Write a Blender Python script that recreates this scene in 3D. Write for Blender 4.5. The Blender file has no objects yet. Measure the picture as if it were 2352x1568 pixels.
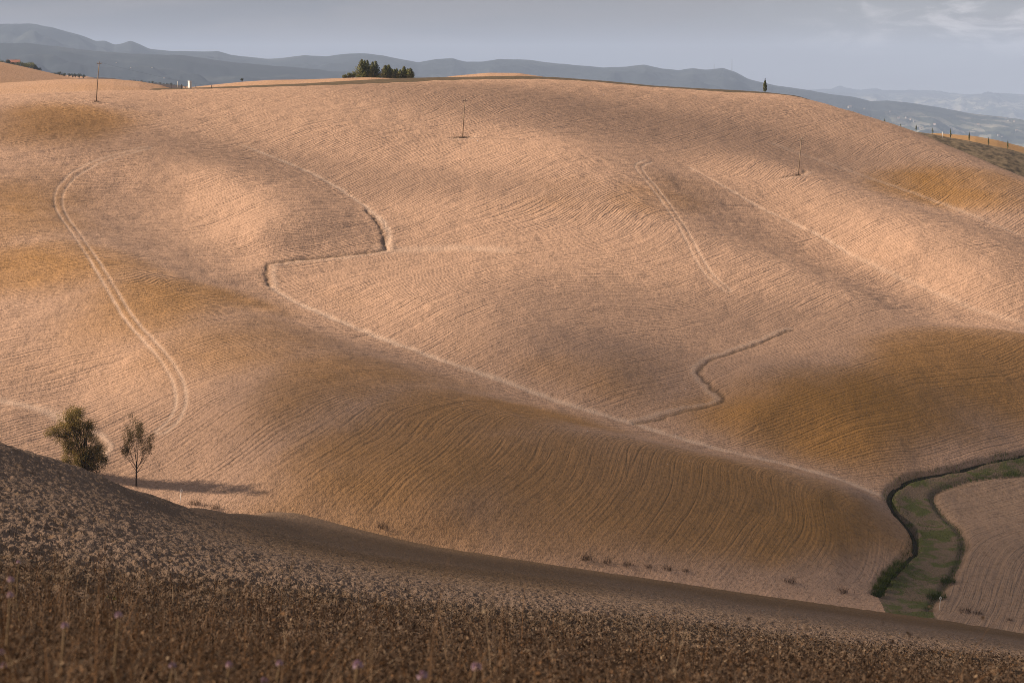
import bpy, bmesh, math, random
import numpy as np
from mathutils import Vector

random.seed(7)
RNG = np.random.default_rng(11)
SC = bpy.context.scene
COL = SC.collection

# ------------------------------------------------------------------ camera
F = 5304.0                       # focal length in units of a 2352-wide picture
CU, CV, VH = 1176.0, 784.0, 174.0
TH = math.atan((CV - VH) / F)    # camera looks down by this much
cam_d = bpy.data.cameras.new('camera')
cam_d.sensor_width = 36.0
cam_d.lens = 36.0 * F / 2352.0
cam_d.clip_start = 0.5
cam_d.clip_end = 80000.0
cam_d.dof.use_dof = True
cam_d.dof.focus_distance = 330.0
cam_d.dof.aperture_fstop = 9.0
cam = bpy.data.objects.new('camera', cam_d)
cam.rotation_euler = (math.pi / 2 - TH, 0, 0)
COL.objects.link(cam)
SC.camera = cam

# ------------------------------------------------------------------ light
SUN_EL, SUN_AZ = math.radians(28.5), math.radians(-86.0)   # azimuth from +Y towards +X
SUN_DIR = Vector((math.sin(SUN_AZ) * math.cos(SUN_EL), math.cos(SUN_AZ) * math.cos(SUN_EL), math.sin(SUN_EL)))
sun_d = bpy.data.lights.new('sun', 'SUN')
sun_d.energy = 5.0
sun_d.angle = math.radians(0.6)
sun_d.color = (1.0, 0.86, 0.69)
sun = bpy.data.objects.new('sun', sun_d)
sun.rotation_euler = (-SUN_DIR).to_track_quat('-Z', 'Y').to_euler()
sun.location = (-300, 0, 300)
COL.objects.link(sun)

SC.view_settings.view_transform = 'Standard'
SC.view_settings.look = 'None'
SC.view_settings.gamma = 1.0
SC.view_settings.exposure = 0.80
SC.render.film_transparent = False
SC.cycles.max_bounces = 5
SC.cycles.diffuse_bounces = 2
SC.cycles.glossy_bounces = 1
SC.cycles.transmission_bounces = 2
SC.cycles.transparent_max_bounces = 8
SC.cycles.volume_bounces = 0
SC.cycles.use_denoising = True
SC.cycles.denoiser = 'OPENIMAGEDENOISE'
SC.cycles.denoising_input_passes = 'RGB_ALBEDO_NORMAL'
SC.cycles.denoising_prefilter = 'NONE'
SC.cycles.use_adaptive_sampling = False
SC.cycles.filter_width = 0.9


class NT:
    """small helper round a node tree"""
    def __init__(s, tree):
        s.t = tree
    def n(s, typ, **kw):
        nd = s.t.nodes.new(typ)
        for k, v in kw.items():
            setattr(nd, k, v)
        return nd
    def put(s, sock, v):
        if hasattr(v, 'links'):
            s.t.links.new(v, sock)
        elif isinstance(v, (tuple, list)) and len(v) == 3 and sock.type == 'RGBA':
            sock.default_value = (*v, 1)
        else:
            sock.default_value = v
    def math(s, op, a, b=0.0, c=None, clamp=False):
        nd = s.n('ShaderNodeMath', operation=op, use_clamp=clamp)
        s.put(nd.inputs[0], a); s.put(nd.inputs[1], b)
        if c is not None: s.put(nd.inputs[2], c)
        return nd.outputs[0]
    def mix(s, f, a, b, blend='MIX'):
        nd = s.n('ShaderNodeMix', data_type='RGBA', blend_type=blend)
        s.put(nd.inputs[0], f); s.put(nd.inputs[6], a); s.put(nd.inputs[7], b)
        return nd.outputs[2]
    def mapr(s, v, a, b, c=0.0, d=1.0, smooth=True):
        nd = s.n('ShaderNodeMapRange', interpolation_type='SMOOTHSTEP' if smooth else 'LINEAR')
        s.put(nd.inputs[0], v); nd.inputs[1].default_value = a; nd.inputs[2].default_value = b
        nd.inputs[3].default_value = c; nd.inputs[4].default_value = d
        return nd.outputs[0]
    def noise(s, vec, scale, detail=2.0, rough=0.5, dist=0.0):
        nd = s.n('ShaderNodeTexNoise')
        if vec is not None: s.put(nd.inputs['Vector'], vec)
        nd.inputs['Scale'].default_value = scale; nd.inputs['Detail'].default_value = detail
        nd.inputs['Roughness'].default_value = rough; nd.inputs['Distortion'].default_value = dist
        return nd.outputs[0]
    def attr(s, name):
        return s.n('ShaderNodeAttribute', attribute_name=name).outputs['Fac']
    def vec(s, x, y, z):
        nd = s.n('ShaderNodeCombineXYZ')
        s.put(nd.inputs[0], x); s.put(nd.inputs[1], y); s.put(nd.inputs[2], z)
        return nd.outputs[0]


def build_world():
    w = bpy.data.worlds.new('World')
    SC.world = w
    w.use_nodes = True
    t = NT(w.node_tree)
    w.node_tree.nodes.clear()
    sky = t.n('ShaderNodeTexSky', sky_type='NISHITA')
    sky.sun_disc = False
    sky.sun_elevation = SUN_EL
    sky.sun_rotation = SUN_AZ
    sky.air_density = 1.2; sky.dust_density = 3.0
    skyc = t.mix(1.0, sky.outputs[0], (0.06, 0.06, 0.06), 'MULTIPLY')
    g = t.n('ShaderNodeTexCoord').outputs['Generated']
    sp = t.n('ShaderNodeSeparateXYZ'); t.put(sp.inputs[0], g)
    x, y, z = sp.outputs
    # broken hazy cloud deck: stretched noise over the direction
    v = t.vec(t.math('MULTIPLY', x, 9.0), t.math('MULTIPLY', y, 2.0), t.math('MULTIPLY', z, 55.0))
    n1 = t.noise(v, 1.0, 4.0, 0.5, 0.3)
    v2 = t.vec(t.math('MULTIPLY', x, 34.0), t.math('MULTIPLY', y, 4.0), t.math('MULTIPLY', z, 120.0))
    n2 = t.noise(v2, 1.0, 5.0, 0.6, 0.5)
    east = t.mapr(x, -0.08, 0.24)                       # brighter, broken cloud towards the east
    grey = t.mix(east, (0.130, 0.133, 0.152), (0.238, 0.239, 0.247))
    grey = t.mix(t.math('MULTIPLY', t.mapr(n1, 0.40, 0.62), 0.75), grey, (0.185, 0.174, 0.181))
    puff = t.math('MULTIPLY', t.math('MULTIPLY', t.mapr(n2, 0.46, 0.64), t.mapr(x, 0.09, 0.19)), t.mapr(z, 0.004, 0.02))
    grey = t.mix(t.math('MULTIPLY', puff, 0.8), grey, (0.50, 0.475, 0.48))
    slab = t.math('MULTIPLY', t.math('MULTIPLY', t.mapr(z, 0.0275, 0.0315), t.mapr(x, 0.13, 0.19)), t.mapr(n1, 0.30, 0.5))
    grey = t.mix(t.math('MULTIPLY', slab, 0.8), grey, (0.115, 0.122, 0.145))
    col = t.mix(0.80, skyc, grey)
    bg = t.n('ShaderNodeBackground'); t.put(bg.inputs[0], col); bg.inputs[1].default_value = 1.0
    o = t.n('ShaderNodeOutputWorld'); t.put(o.inputs[0], bg.outputs[0])
build_world()

# ------------------------------------------------------------------ helpers
def rays(u, v):
    """picture position -> direction per metre of distance Y: (x, z)"""
    u = np.asarray(u, float); v = np.asarray(v, float)
    a = (u - CU) / F; b = (CV - v) / F
    dy = math.cos(TH) + b * math.sin(TH)
    return a / dy, (b * math.cos(TH) - math.sin(TH)) / dy

def tag(o, label=None, cat=None, group=None, kind=None):
    if label: o['label'] = label
    if cat: o['category'] = cat
    if group: o['group'] = group
    if kind: o['kind'] = kind
    return o

def empty(name, loc, rz=0.0):
    o = bpy.data.objects.new(name, None)
    o.location = loc; o.rotation_euler = (0, 0, rz)
    o.empty_display_size = 0.3
    COL.objects.link(o)
    return o

def mesh_np(name, verts, faces, mat, parent=None, smooth=True, attrs=None):
    """verts (n,3), faces (m,k) with k fixed"""
    verts = np.ascontiguousarray(verts, dtype=np.float32); faces = np.ascontiguousarray(faces, dtype=np.int32)
    me = bpy.data.meshes.new(name)
    k = faces.shape[1]
    me.vertices.add(len(verts)); me.vertices.foreach_set('co', verts.ravel())
    me.loops.add(faces.size); me.loops.foreach_set('vertex_index', faces.ravel())
    me.polygons.add(len(faces))
    me.polygons.foreach_set('loop_start', np.arange(0, faces.size, k, dtype=np.int32))
    me.polygons.foreach_set('use_smooth', np.full(len(faces), smooth))
    me.update(calc_edges=True)
    for an, av in (attrs or {}).items():
        a = me.attributes.new(an, 'FLOAT', 'POINT')
        a.data.foreach_set('value', np.ascontiguousarray(av, dtype=np.float32).ravel())
    me.materials.append(mat)
    o = bpy.data.objects.new(name, me)
    if parent: o.parent = parent
    COL.objects.link(o)
    return o

class MB:
    """collects tubes, boxes, quads into one mesh"""
    def __init__(s): s.v = []; s.f = []
    def add(s, vs, fs):
        b = len(s.v); s.v += [tuple(p) for p in vs]; s.f += [tuple(i + b for i in f) for f in fs]
    def tube(s, pts, rad, n=6, cap=True):
        rings = []
        pts = [Vector(p) for p in pts]
        for i, p in enumerate(pts):
            d = (pts[min(i + 1, len(pts) - 1)] - pts[max(i - 1, 0)]).normalized()
            a = d.orthogonal().normalized() if abs(d.z) < 0.9 else Vector((1, 0, 0))
            a = (a - d * a.dot(d)).normalized(); b = d.cross(a)
            rings.append([p + (a * math.cos(2 * math.pi * j / n) + b * math.sin(2 * math.pi * j / n)) * rad[i] for j in range(n)])
        vs = [q for r in rings for q in r]
        fs = [(i * n + j, i * n + (j + 1) % n, (i + 1) * n + (j + 1) % n, (i + 1) * n + j) for i in range(len(rings) - 1) for j in range(n)]
        if cap: fs += [tuple(range(n))[::-1], tuple((len(rings) - 1) * n + j for j in range(n))]
        s.add(vs, fs)
    def box(s, c, d, rz=0.0):
        x, y, z = (k / 2 for k in d); cr, sr = math.cos(rz), math.sin(rz)
        vs = [(c[0] + cr * a - sr * b, c[1] + sr * a + cr * b, c[2] + e) for e in (-z, z) for a, b in ((-x, -y), (x, -y), (x, y), (-x, y))]
        s.add(vs, [(3, 2, 1, 0), (4, 5, 6, 7), (0, 1, 5, 4), (1, 2, 6, 5), (2, 3, 7, 6), (3, 0, 4, 7)])
    def build(s, name, mat, parent=None, smooth=False):
        me = bpy.data.meshes.new(name); me.from_pydata(s.v, [], s.f); me.update()
        if smooth: me.polygons.foreach_set('use_smooth', [True] * len(me.polygons))
        me.materials.append(mat)
        o = bpy.data.objects.new(name, me)
        if parent: o.parent = parent
        COL.objects.link(o)
        return o

def vnoise(x, y, seed=0):
    """smooth lattice noise in -1..1 (vectorised)"""
    xi = np.floor(x).astype(np.int64); yi = np.floor(y).astype(np.int64)
    fx = x - xi; fy = y - yi
    fx = fx * fx * fx * (fx * (fx * 6 - 15) + 10); fy = fy * fy * fy * (fy * (fy * 6 - 15) + 10)
    def h(a, b):
        n = (a * 374761393 + b * 668265263 + seed * 974711) & 0x7fffffff
        n = ((n ^ (n >> 13)) * 1274126177) & 0x7fffffff
        return ((n ^ (n >> 16)) & 0xffff) / 32767.5 - 1.0
    return (h(xi, yi) * (1 - fx) + h(xi + 1, yi) * fx) * (1 - fy) + (h(xi, yi + 1) * (1 - fx) + h(xi + 1, yi + 1) * fx) * fy

class TPS:
    def __init__(s, P, val, lam=1e-6):
        s.c = P.mean(0); s.k = P.std(0).max()
        s.P = (P - s.c) / s.k
        n = len(P)
        K = s.ker(s.P, s.P) + lam * np.eye(n)
        Q = np.c_[np.ones(n), s.P]
        A = np.zeros((n + 3, n + 3)); A[:n, :n] = K; A[:n, n:] = Q; A[n:, :n] = Q.T
        s.w = np.linalg.solve(A, np.r_[val, 0, 0, 0])
    def ker(s, A, B):
        d2 = ((A[:, None, :] - B[None, :, :]) ** 2).sum(2)
        return 0.5 * d2 * np.log(d2 + 1e-12)
    def __call__(s, X, Y):
        shp = np.shape(X)
        q = (np.c_[np.ravel(X), np.ravel(Y)] - s.c) / s.k
        out = np.empty(len(q))
        for i in range(0, len(q), 20000):
            c = q[i:i + 20000]
            out[i:i + 20000] = s.ker(c, s.P) @ s.w[:-3] + s.w[-3] + c @ s.w[-2:]
        return out.reshape(shp)

def catmull(pts, step=8):
    P = np.asarray(pts, float); out = []
    for i in range(len(P) - 1):
        p0, p1, p2, p3 = P[max(i - 1, 0)], P[i], P[i + 1], P[min(i + 2, len(P) - 1)]
        for t in np.linspace(0, 1, step, endpoint=False):
            out.append(0.5 * (2 * p1 + (p2 - p0) * t + (2 * p0 - 5 * p1 + 4 * p2 - p3) * t * t + (3 * p1 - p0 - 3 * p2 + p3) * t ** 3))
    out.append(P[-1])
    return np.array(out)

def dist_line(X, Y, line, reach):
    """signed distance to a plan polyline, for vertices within reach (else +-reach)"""
    D = np.full(X.shape, reach, float); S = np.ones(X.shape)
    for (ax, ay), (bx, by) in zip(line[:-1], line[1:]):
        m = (X > min(ax, bx) - reach) & (X < max(ax, bx) + reach) & (Y > min(ay, by) - reach) & (Y < max(ay, by) + reach)
        if not m.any(): continue
        px, py = X[m] - ax, Y[m] - ay
        dx, dy = bx - ax, by - ay
        t = np.clip((px * dx + py * dy) / (dx * dx + dy * dy + 1e-9), 0, 1)
        d = np.hypot(px - t * dx, py - t * dy)
        sg = np.sign(dx * py - dy * px)
        cur = D[m]; up = d < cur
        cur[up] = d[up]; D[m] = cur
        s2 = S[m]; s2[up] = sg[up]; S[m] = s2
    return D * S

def in_poly(X, Y, poly):
    r = np.zeros(X.shape, bool); n = len(poly)
    for i in range(n):
        x1, y1 = poly[i]; x2, y2 = poly[(i + 1) % n]
        if y1 == y2: continue
        c = ((y1 > Y) != (y2 > Y)) & (X < (x2 - x1) * (Y - y1) / (y2 - y1) + x1)
        r ^= c
    return r

# ------------------------------------------------------------------ terrain shape of the ploughed hillside
def plane(X, Y): return -57.0 + 0.19 * (Y - 265.0) - 0.12 * X

def on_plane(u, v, d):
    x, z = rays(u, v)
    Y = (107.35 - np.asarray(d, float)) / (0.19 - z - 0.12 * x)
    return x * Y, Y, z * Y

FEAT = [
 # main gully
 (612,605,-2.2),(625,660,-2.6),(700,703,-2.6),(850,765,-2.7),(1000,820,-2.8),(1130,865,-2.9),(1260,912,-3.1),(1450,970,-3.3),(1650,1030,-3.5),(1800,1062,-3.7),(1950,1105,-4),(2040,1140,-4.5),
 # front spur crest
 (250,620,3.2),(450,690,1.8),(600,740,1.7),(750,795,2.1),(900,855,2.7),(1050,908,3.0),(1200,952,3.0),(1350,990,2.8),(1500,1025,2.4),(1700,1075,1.4),(1850,1108,0.1),(1980,1140,-2.2),
 # front face
 (300,950,-1),(350,1050,-2),(600,950,3.5),(500,900,2.5),(700,1050,2.3),(900,1000,3.8),(1000,1100,2.9),(1200,1050,3.5),(1300,1150,1.3),(1500,1120,1.8),(1600,1200,-.3),(1800,1180,-.8),(1900,1250,-2.4),(2000,1220,-3.4),(1400,1250,-1),(1000,1190,.2),(700,1140,.3),(500,1080,-.8),(430,980,0),
 (550,1168,-1.5),(700,1192,-1.5),(1000,1235,-1.6),(1400,1290,-2.2),(1800,1345,-3),(2010,1365,-4.5),(414,1150,-2),(313,1117,-2.5),(195,1085,-2.5),(0,1040,-2.5),(0,950,-2),
 # ditch, meadow and lower right field
 (2352,1040,-3.2),(2180,1082,-3.8),(2080,1100,-4.3),(2060,1180,-5.3),(2095,1225,-5.4),(2090,1270,-5.4),(2030,1340,-5.2),
 (2200,1120,-4.6),(2352,1100,-3.8),(2220,1230,-4.6),(2352,1230,-3.4),(2280,1330,-4),(2352,1400,-3),(2150,1390,-4),
 # lower right hill
 (1900,790,1.4),(2100,775,2.2),(2352,768,1.4),(1750,950,-.5),(1800,880,1.4),(1950,920,1.2),(2100,880,1.8),(2250,860,1.0),(2352,880,-.4),(2000,1010,-1.2),(2200,1000,-1.6),(2352,960,-1.8),(1800,1000,-2.4),(1720,860,1),
 # inner ditch
 (1820,755,0),(1720,795,-.2),(1620,828,-.7),(1610,860,-.9),(1665,915,-1.6),(1560,945,-2.6),
 # centre
 (800,650,-1.5),(1000,700,0),(1000,620,-.8),(1200,780,.2),(1200,650,.4),(1400,860,-.6),(1450,780,-.3),(1300,720,.2),(1350,640,.2),(1500,690,-.3),(1600,740,-.3),
 # upper left gully and nose
 (560,335,-.6),(700,392,-1.3),(840,470,-1.7),(888,550,-1.9),(800,582,-1.8),(700,593,-2.2),
 (350,330,1),(500,400,1.6),(620,450,2.0),(700,500,1.4),(600,540,0),(780,530,-.3),
 (300,420,-1.5),(420,450,-2),(500,520,-2),(560,580,-2.6),
 # left
 (0,470,2.5),(100,500,2.5),(150,560,2.8),(300,600,2),(0,600,1.5),(0,700,-.5),(200,750,.5),(0,850,-2),(200,900,-2),(350,820,1.5),(500,830,2.8),
 (220,235,.8),(100,290,1.8),(0,330,0),(0,400,.8),(250,300,1),(400,250,-1.2),
 # upper middle
 (800,300,1),(1000,350,.8),(900,420,0),(1060,315,1),(1330,335,4.2),(1250,370,4),(1150,430,2.3),(1420,360,3.6),(1470,385,3.6),(1500,440,3),(1560,530,2.5),(1610,600,2),(1660,670,.3),(1000,500,-.6),(1150,540,0),(1400,500,2.2),
 (1450,270,-1.6),(1560,330,-2.8),(1400,235,-.8),
 # right valleys and ridges
 (1590,388,-1.6),(1750,480,-2.3),(1850,530,-3.2),(1940,577,-4.0),(2100,650,-3.4),(2250,710,-3.2),(2352,745,-3.2),
 (1700,580,2),(1800,605,1.6),(1900,645,1),(2000,692,.3),(2100,728,-1.4),(1750,700,0),(1880,720,.2),
 (1750,365,-1),(1900,440,.6),(2000,500,1.2),(2100,560,1.2),(2250,625,.6),(2352,670,-.4),(1900,500,-1),
 (1780,332,-3),(1834,352,-3.4),(1951,392,-4),(2168,469,-5),(2352,543,-6),
 (2000,330,-1.6),(2150,400,-2.2),(2250,440,-2.4),(2352,480,-3.6),(1850,280,-1.6),(1650,270,-1),
]
CREST = [(-120,224),(0,218),(150,211),(300,208),(480,204),(700,198),(850,193),(1000,186),(1150,183),(1300,184),(1400,192),(1550,204),(1700,213),(1820,221),(1900,240),(2000,270),(2100,302),(2220,352),(2352,407),(2480,462)]

fx, fy, fz = on_plane([f[0] for f in FEAT], [f[1] for f in FEAT], [(0.90 if f[1] > 640 else 0.76) * f[2] for f in FEAT])
PX, PY, PZ = list(fx), list(fy), list(fz)
CREST0 = len(PX)
for u, v in CREST:
    x, z = rays(u, v)
    X, Y, Z = on_plane(u, v, -3.2)
    for dy, dz in ((0, -.15), (22, -1.6), (60, -8.0), (120, -24.0)):
        PX.append(x * (Y + dy)); PY.append(Y + dy); PZ.append(z * (Y + dy) + dz)
for X in (-75, -40, 0, 40, 75):                                  # valley floor below the near field
    PX.append(X); PY.append(225.0); PZ.append(-60.5 - 0.11 * X)
for (u, v, d) in ((-130,350,0),(-130,520,2),(-130,700,-1),(-130,900,-2),(2480,520,-5),(2480,600,-4),(2480,720,-2),(2480,800,-3),(2480,950,-2),(2480,1080,-3),(2480,1250,-3)):
    X, Y, Z = on_plane(u, v, d); PX.append(X); PY.append(Y); PZ.append(Z)
PZ = np.array(PZ, float)
for it in range(5):                                              # bring the skyline onto its measured course
    HILL = TPS(np.c_[PX, PY], PZ, 2e-5)
    for k, (u, v) in enumerate(CREST):
        x, z = rays(u, v); i0 = CREST0 + 4 * k
        Ys = np.linspace(400, PY[i0] + 60, 260)
        e = (float(z) - (HILL(float(x) * Ys, Ys) / Ys).max()) * PY[i0]
        PZ[i0:i0 + 2] += 0.9 * e

def unproj(u, v, fn=None, lo=235.0, hi=640.0, n=700):
    """first point where the sight line through a picture position meets the hillside"""
    fn = fn or HILL
    x, z = rays(np.atleast_1d(u), np.atleast_1d(v))
    Ys = np.linspace(lo, hi, n)
    H = fn(x[:, None] * Ys[None], np.broadcast_to(Ys, (len(x), n)))
    g = H - z[:, None] * Ys[None]
    hit = (g[:, 1:] >= 0) & (g[:, :-1] < 0)
    i = np.where(hit.any(1), hit.argmax(1), np.abs(g).argmin(1) - 1)
    i = np.clip(i, 0, n - 2)
    r = np.arange(len(x)); g0, g1 = g[r, i], g[r, i + 1]
    t = np.clip(-g0 / (g1 - g0 + 1e-9), 0, 1)
    Y = Ys[i] + t * (Ys[1] - Ys[0])
    return np.c_[x * Y, Y]

def line(pts, step=8):
    p = catmull(pts, step)
    return unproj(p[:, 0], p[:, 1])

# ------------------------------------------------------------------ tillage direction -> phase field
DIRS = [(100,300,8),(300,280,10),(600,260,15),(900,250,14),(1200,240,15),(1500,240,12),(1700,260,12),(1900,290,15),(2100,340,25),(2250,420,32),(2300,500,35),
 (100,400,3),(300,400,2),(450,430,15),(600,400,8),(600,480,12),(700,520,12),(500,330,5),(0,500,6),
 (1000,350,22),(1000,450,22),(1200,400,25),(1300,350,12),(1400,380,5),(1100,550,15),(1300,520,20),(1500,480,8),(1600,530,15),
 (1000,650,22),(1200,620,8),(1350,650,0),(1500,680,5),(1600,650,22),(1700,600,20),(1700,680,28),(1850,680,22),(1820,590,0),
 (850,750,25),(1100,780,22),(1300,800,18),(1300,870,22),(1500,840,10),(1550,800,5),(1650,780,8),
 (1800,820,15),(2000,820,12),(2200,800,10),(2300,850,12),(1800,950,18),(2000,950,12),(2200,950,10),(1900,1030,20),(2100,1030,12),
 (1750,420,22),(1900,420,14),(2000,520,22),(2150,560,10),(2200,620,20),(2050,620,28),(2300,700,20),(2000,360,30),(2200,440,35),
 (100,600,5),(100,700,3),(300,650,10),(350,720,12),(450,650,-8),(550,670,-10),(200,800,5),(100,900,15),(300,900,25),(400,800,15),(500,760,10),(600,850,12),(700,830,6),(800,860,0),
 (450,950,30),(300,1000,28),(600,1000,35),(700,950,30),(850,930,25),(900,1000,42),(1000,940,20),(1000,1000,48),(1000,1100,42),(800,1100,38),(1200,965,25),(1150,1010,58),(1300,1030,68),(1300,1100,55),(1200,1180,42),
 (1450,1020,35),(1500,1060,78),(1550,1130,70),(1500,1200,50),(1700,1085,85),(1750,1140,88),(1750,1220,58),(1850,1140,105),(1950,1180,105),(1900,1250,65),(2000,1230,80),(2300,1250,30)]
def fit_phase():
    u = np.array([d[0] for d in DIRS], float); v = np.array([d[1] for d in DIRS], float); a = np.radians([d[2] for d in DIRS])
    p0 = unproj(u - 9 * np.cos(a), v + 9 * np.sin(a)); p1 = unproj(u + 9 * np.cos(a), v - 9 * np.sin(a))
    t = p1 - p0; t /= np.linalg.norm(t, axis=1)[:, None]
    nrm = np.c_[-t[:, 1], t[:, 0]]
    P = (p0 + p1) / 2
    c = P.mean(0); k = P.std(0).max()
    Q = (P - c) / k
    d = Q[:, None] - Q[None]; r2 = (d ** 2).sum(2) + 1e-6
    G = d * (np.log(r2) + 1)[:, :, None]                      # gradient of r2 log r
    def rows(vec, w): return np.c_[(G * vec[:, None, :]).sum(2), vec] * w
    A = np.r_[rows(t, 1.0), rows(nrm, 0.45), 0.05 * np.eye(len(P) + 2)[:len(P)]]
    b = np.r_[np.zeros(len(P)), 0.45 * np.ones(len(P)), np.zeros(len(P))]
    w = np.linalg.lstsq(A, b, rcond=None)[0]
    def phase(X, Y):
        shp = X.shape; q = (np.c_[X.ravel(), Y.ravel()] - c) / k; out = np.empty(len(q))
        for i in range(0, len(q), 20000):
            s = q[i:i + 20000]; d2 = ((s[:, None] - Q[None]) ** 2).sum(2) + 1e-6
            out[i:i + 20000] = 0.5 * d2 * np.log(d2) @ w[:-2] + s @ w[-2:]
        return (out * k).reshape(shp)
    return phase
PHASE = fit_phase()

# ------------------------------------------------------------------ materials
def principled(name, rough=0.9):
    m = bpy.data.materials.new(name); m.use_nodes = True
    t = NT(m.node_tree); m.node_tree.nodes.clear()
    o = t.n('ShaderNodeOutputMaterial'); p = t.n('ShaderNodeBsdfPrincipled')
    p.inputs['Roughness'].default_value = rough
    p.inputs['Specular IOR Level'].default_value = 0.15
    t.put(o.inputs[0], p.outputs[0])
    return m, t, p

def simple(name, col, rough=0.85, vary=0.25, scale=6.0, dark=0.6, bump=0.0):
    m, t, p = principled(name, rough)
    pos = t.n('ShaderNodeNewGeometry').outputs['Position']
    n = t.noise(pos, scale, 3.0, 0.6)
    c = t.mix(t.math('MULTIPLY', t.mapr(n, 0.3, 0.7), vary * 2), col, tuple(k * dark for k in col))
    t.put(p.inputs['Base Color'], c)
    if bump:
        b = t.n('ShaderNodeBump'); b.inputs['Strength'].default_value = bump; b.inputs['Distance'].default_value = 0.05
        t.put(b.inputs['Height'], n); t.put(p.inputs['Normal'], b.outputs[0])
    return m

PINK = (0.492, 0.302, 0.202)
OCHRE = (0.37, 0.186, 0.060)
def soil_mat(name, pale=PINK, ochre=OCHRE, furrow=0.0, spacing=0.8, clod=0.07, clod_scale=2.2, fine=0.03, streak=0.5, seam=0.1, speck=0.5):
    m, t, p = principled(name, 0.95)
    p.inputs['Specular IOR Level'].default_value = 0.05
    pos = t.n('ShaderNodeNewGeometry').outputs['Position']
    big = t.noise(pos, 0.012, 3.0, 0.5)
    mid = t.noise(pos, 0.09, 4.0, 0.6)
    cl = t.noise(pos, clod_scale, 4.0, 0.65)
    oc = t.attr('ochre')
    oc = t.math('ADD', oc, t.math('MULTIPLY', t.math('SUBTRACT', mid, 0.5), 0.55), clamp=True)
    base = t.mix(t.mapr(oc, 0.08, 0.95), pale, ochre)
    base = t.mix(t.mapr(big, 0.35, 0.7, 0.0, 0.35), base, tuple(k * f for k, f in zip(pale, (0.86, 0.85, 0.84))))
    base = t.mix(t.mapr(cl, 0.30, 0.55, speck, 0.0), base, (0.15, 0.09, 0.05))
    base = t.mix(t.math('MULTIPLY', t.attr('pale'), 0.85), base, (0.62, 0.425, 0.305))
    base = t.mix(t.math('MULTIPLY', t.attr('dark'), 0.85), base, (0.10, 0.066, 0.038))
    h = t.math('MULTIPLY', cl, clod)
    fn = t.noise(pos, clod_scale * 3.2, 3.0, 0.7)
    h = t.math('ADD', h, t.math('MULTIPLY', fn, fine))
    if furrow:
        ph = t.attr('phase')
        sp = t.n('ShaderNodeSeparateXYZ'); t.put(sp.inputs[0], pos)
        sv = t.vec(t.math('MULTIPLY', ph, 1.8), t.math('MULTIPLY', sp.outputs[0], 0.07), t.math('MULTIPLY', sp.outputs[1], 0.07))
        st = t.noise(sv, 1.0, 2.0, 0.6)                                  # drawn-out streaks along the tillage
        wob = t.math('MULTIPLY', t.noise(pos, 0.8, 2.0, 0.5), 1.6)
        w = t.math('SINE', t.math('ADD', t.math('MULTIPLY', ph, 2 * math.pi / spacing), wob))
        keep = t.math('MULTIPLY', t.math('SUBTRACT', 1.0, t.math('MULTIPLY', t.attr('pale'), 0.9), clamp=True), t.math('SUBTRACT', 1.0, t.attr('headland'), clamp=True))
        pv = t.vec(t.math('MULTIPLY', ph, 0.22), t.math('MULTIPLY', sp.outputs[0], 0.006), t.math('MULTIPLY', sp.outputs[1], 0.006))
        amp = t.math('MULTIPLY', t.math('MULTIPLY', t.mapr(t.noise(pos, 0.035, 2.0, 0.5), 0.3, 0.7, 0.5, 1.3), t.mapr(t.noise(pv, 1.0, 2.0, 0.6), 0.38, 0.60, 0.55, 1.3)), keep)
        h = t.math('ADD', h, t.math('MULTIPLY', t.math('MULTIPLY', w, furrow), amp))
        h = t.math('ADD', h, t.math('MULTIPLY', t.math('MULTIPLY', t.mapr(st, 0.42, 0.62), streak), keep))
        lv = t.vec(t.math('MULTIPLY', ph, 0.34), t.math('MULTIPLY', sp.outputs[0], 0.016), t.math('MULTIPLY', sp.outputs[1], 0.016))
        ln = t.math('ABSOLUTE', t.math('SUBTRACT', t.noise(lv, 1.0, 1.0, 0.5), 0.5))
        brk = t.mapr(t.noise(pos, 0.10, 3.0, 0.6), 0.42, 0.56)
        h = t.math('SUBTRACT', h, t.math('MULTIPLY', t.math('MULTIPLY', t.mapr(ln, 0.0, 0.035, 1.0, 0.0), brk), t.math('MULTIPLY', keep, seam)))
    b = t.n('ShaderNodeBump'); b.inputs['Strength'].default_value = 1.0; b.inputs['Distance'].default_value = 1.0
    t.put(b.inputs['Height'], h)
    t.put(p.inputs['Base Color'], base); t.put(p.inputs['Normal'], b.outputs[0])
    return m

# ------------------------------------------------------------------ hillside mesh
PALE_LINES = [  # (pixels, half width m, strength)
 ([(620,655),(660,683),(720,712),(850,765),(1000,820),(1130,865),(1260,912),(1450,970),(1650,1030),(1800,1064),(1930,1100),(2035,1140)], 0.75, 1.0),
 ([(560,335),(640,365),(720,400),(790,440),(850,482),(884,515),(893,545),(886,572)], 0.55, 1.0),
 ([(886,574),(960,572),(1060,568),(1150,574)], 2.0, 0.5),
 ([(1585,384),(1650,420),(1750,478),(1850,525),(1900,550),(1950,582)], 0.5, .75),
 ([(1950,582),(2050,630),(2150,672),(2250,712),(2352,742)], 0.9, 0.4),
 ([(1780,330),(1834,352),(1951,392),(2168,469),(2352,543)], 1.0, 0.45),
 ([(0,918),(60,930),(110,945),(150,965)], 1.2, 0.8),
]
DARK_LINES = [
 ([(842,482),(866,508),(879,535),(884,560),(878,574),(800,585),(700,595),(632,604),(614,612),(613,635),(620,655)], 0.36, .7),
 ([(1818,757),(1720,797),(1640,823),(1614,842),(1609,858),(1635,890),(1662,916),(1650,928),(1560,948),(1462,972)], 0.36, .7),
 ([(215,1000),(233,1020),(226,1042),(210,1060)], 0.6, 1.0),
 ([(1790,409),(1833,402),(1850,392)], 0.35, 0.5),
 ([(1040,318),(1080,314)], 0.5, 0.8),
]
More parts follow.
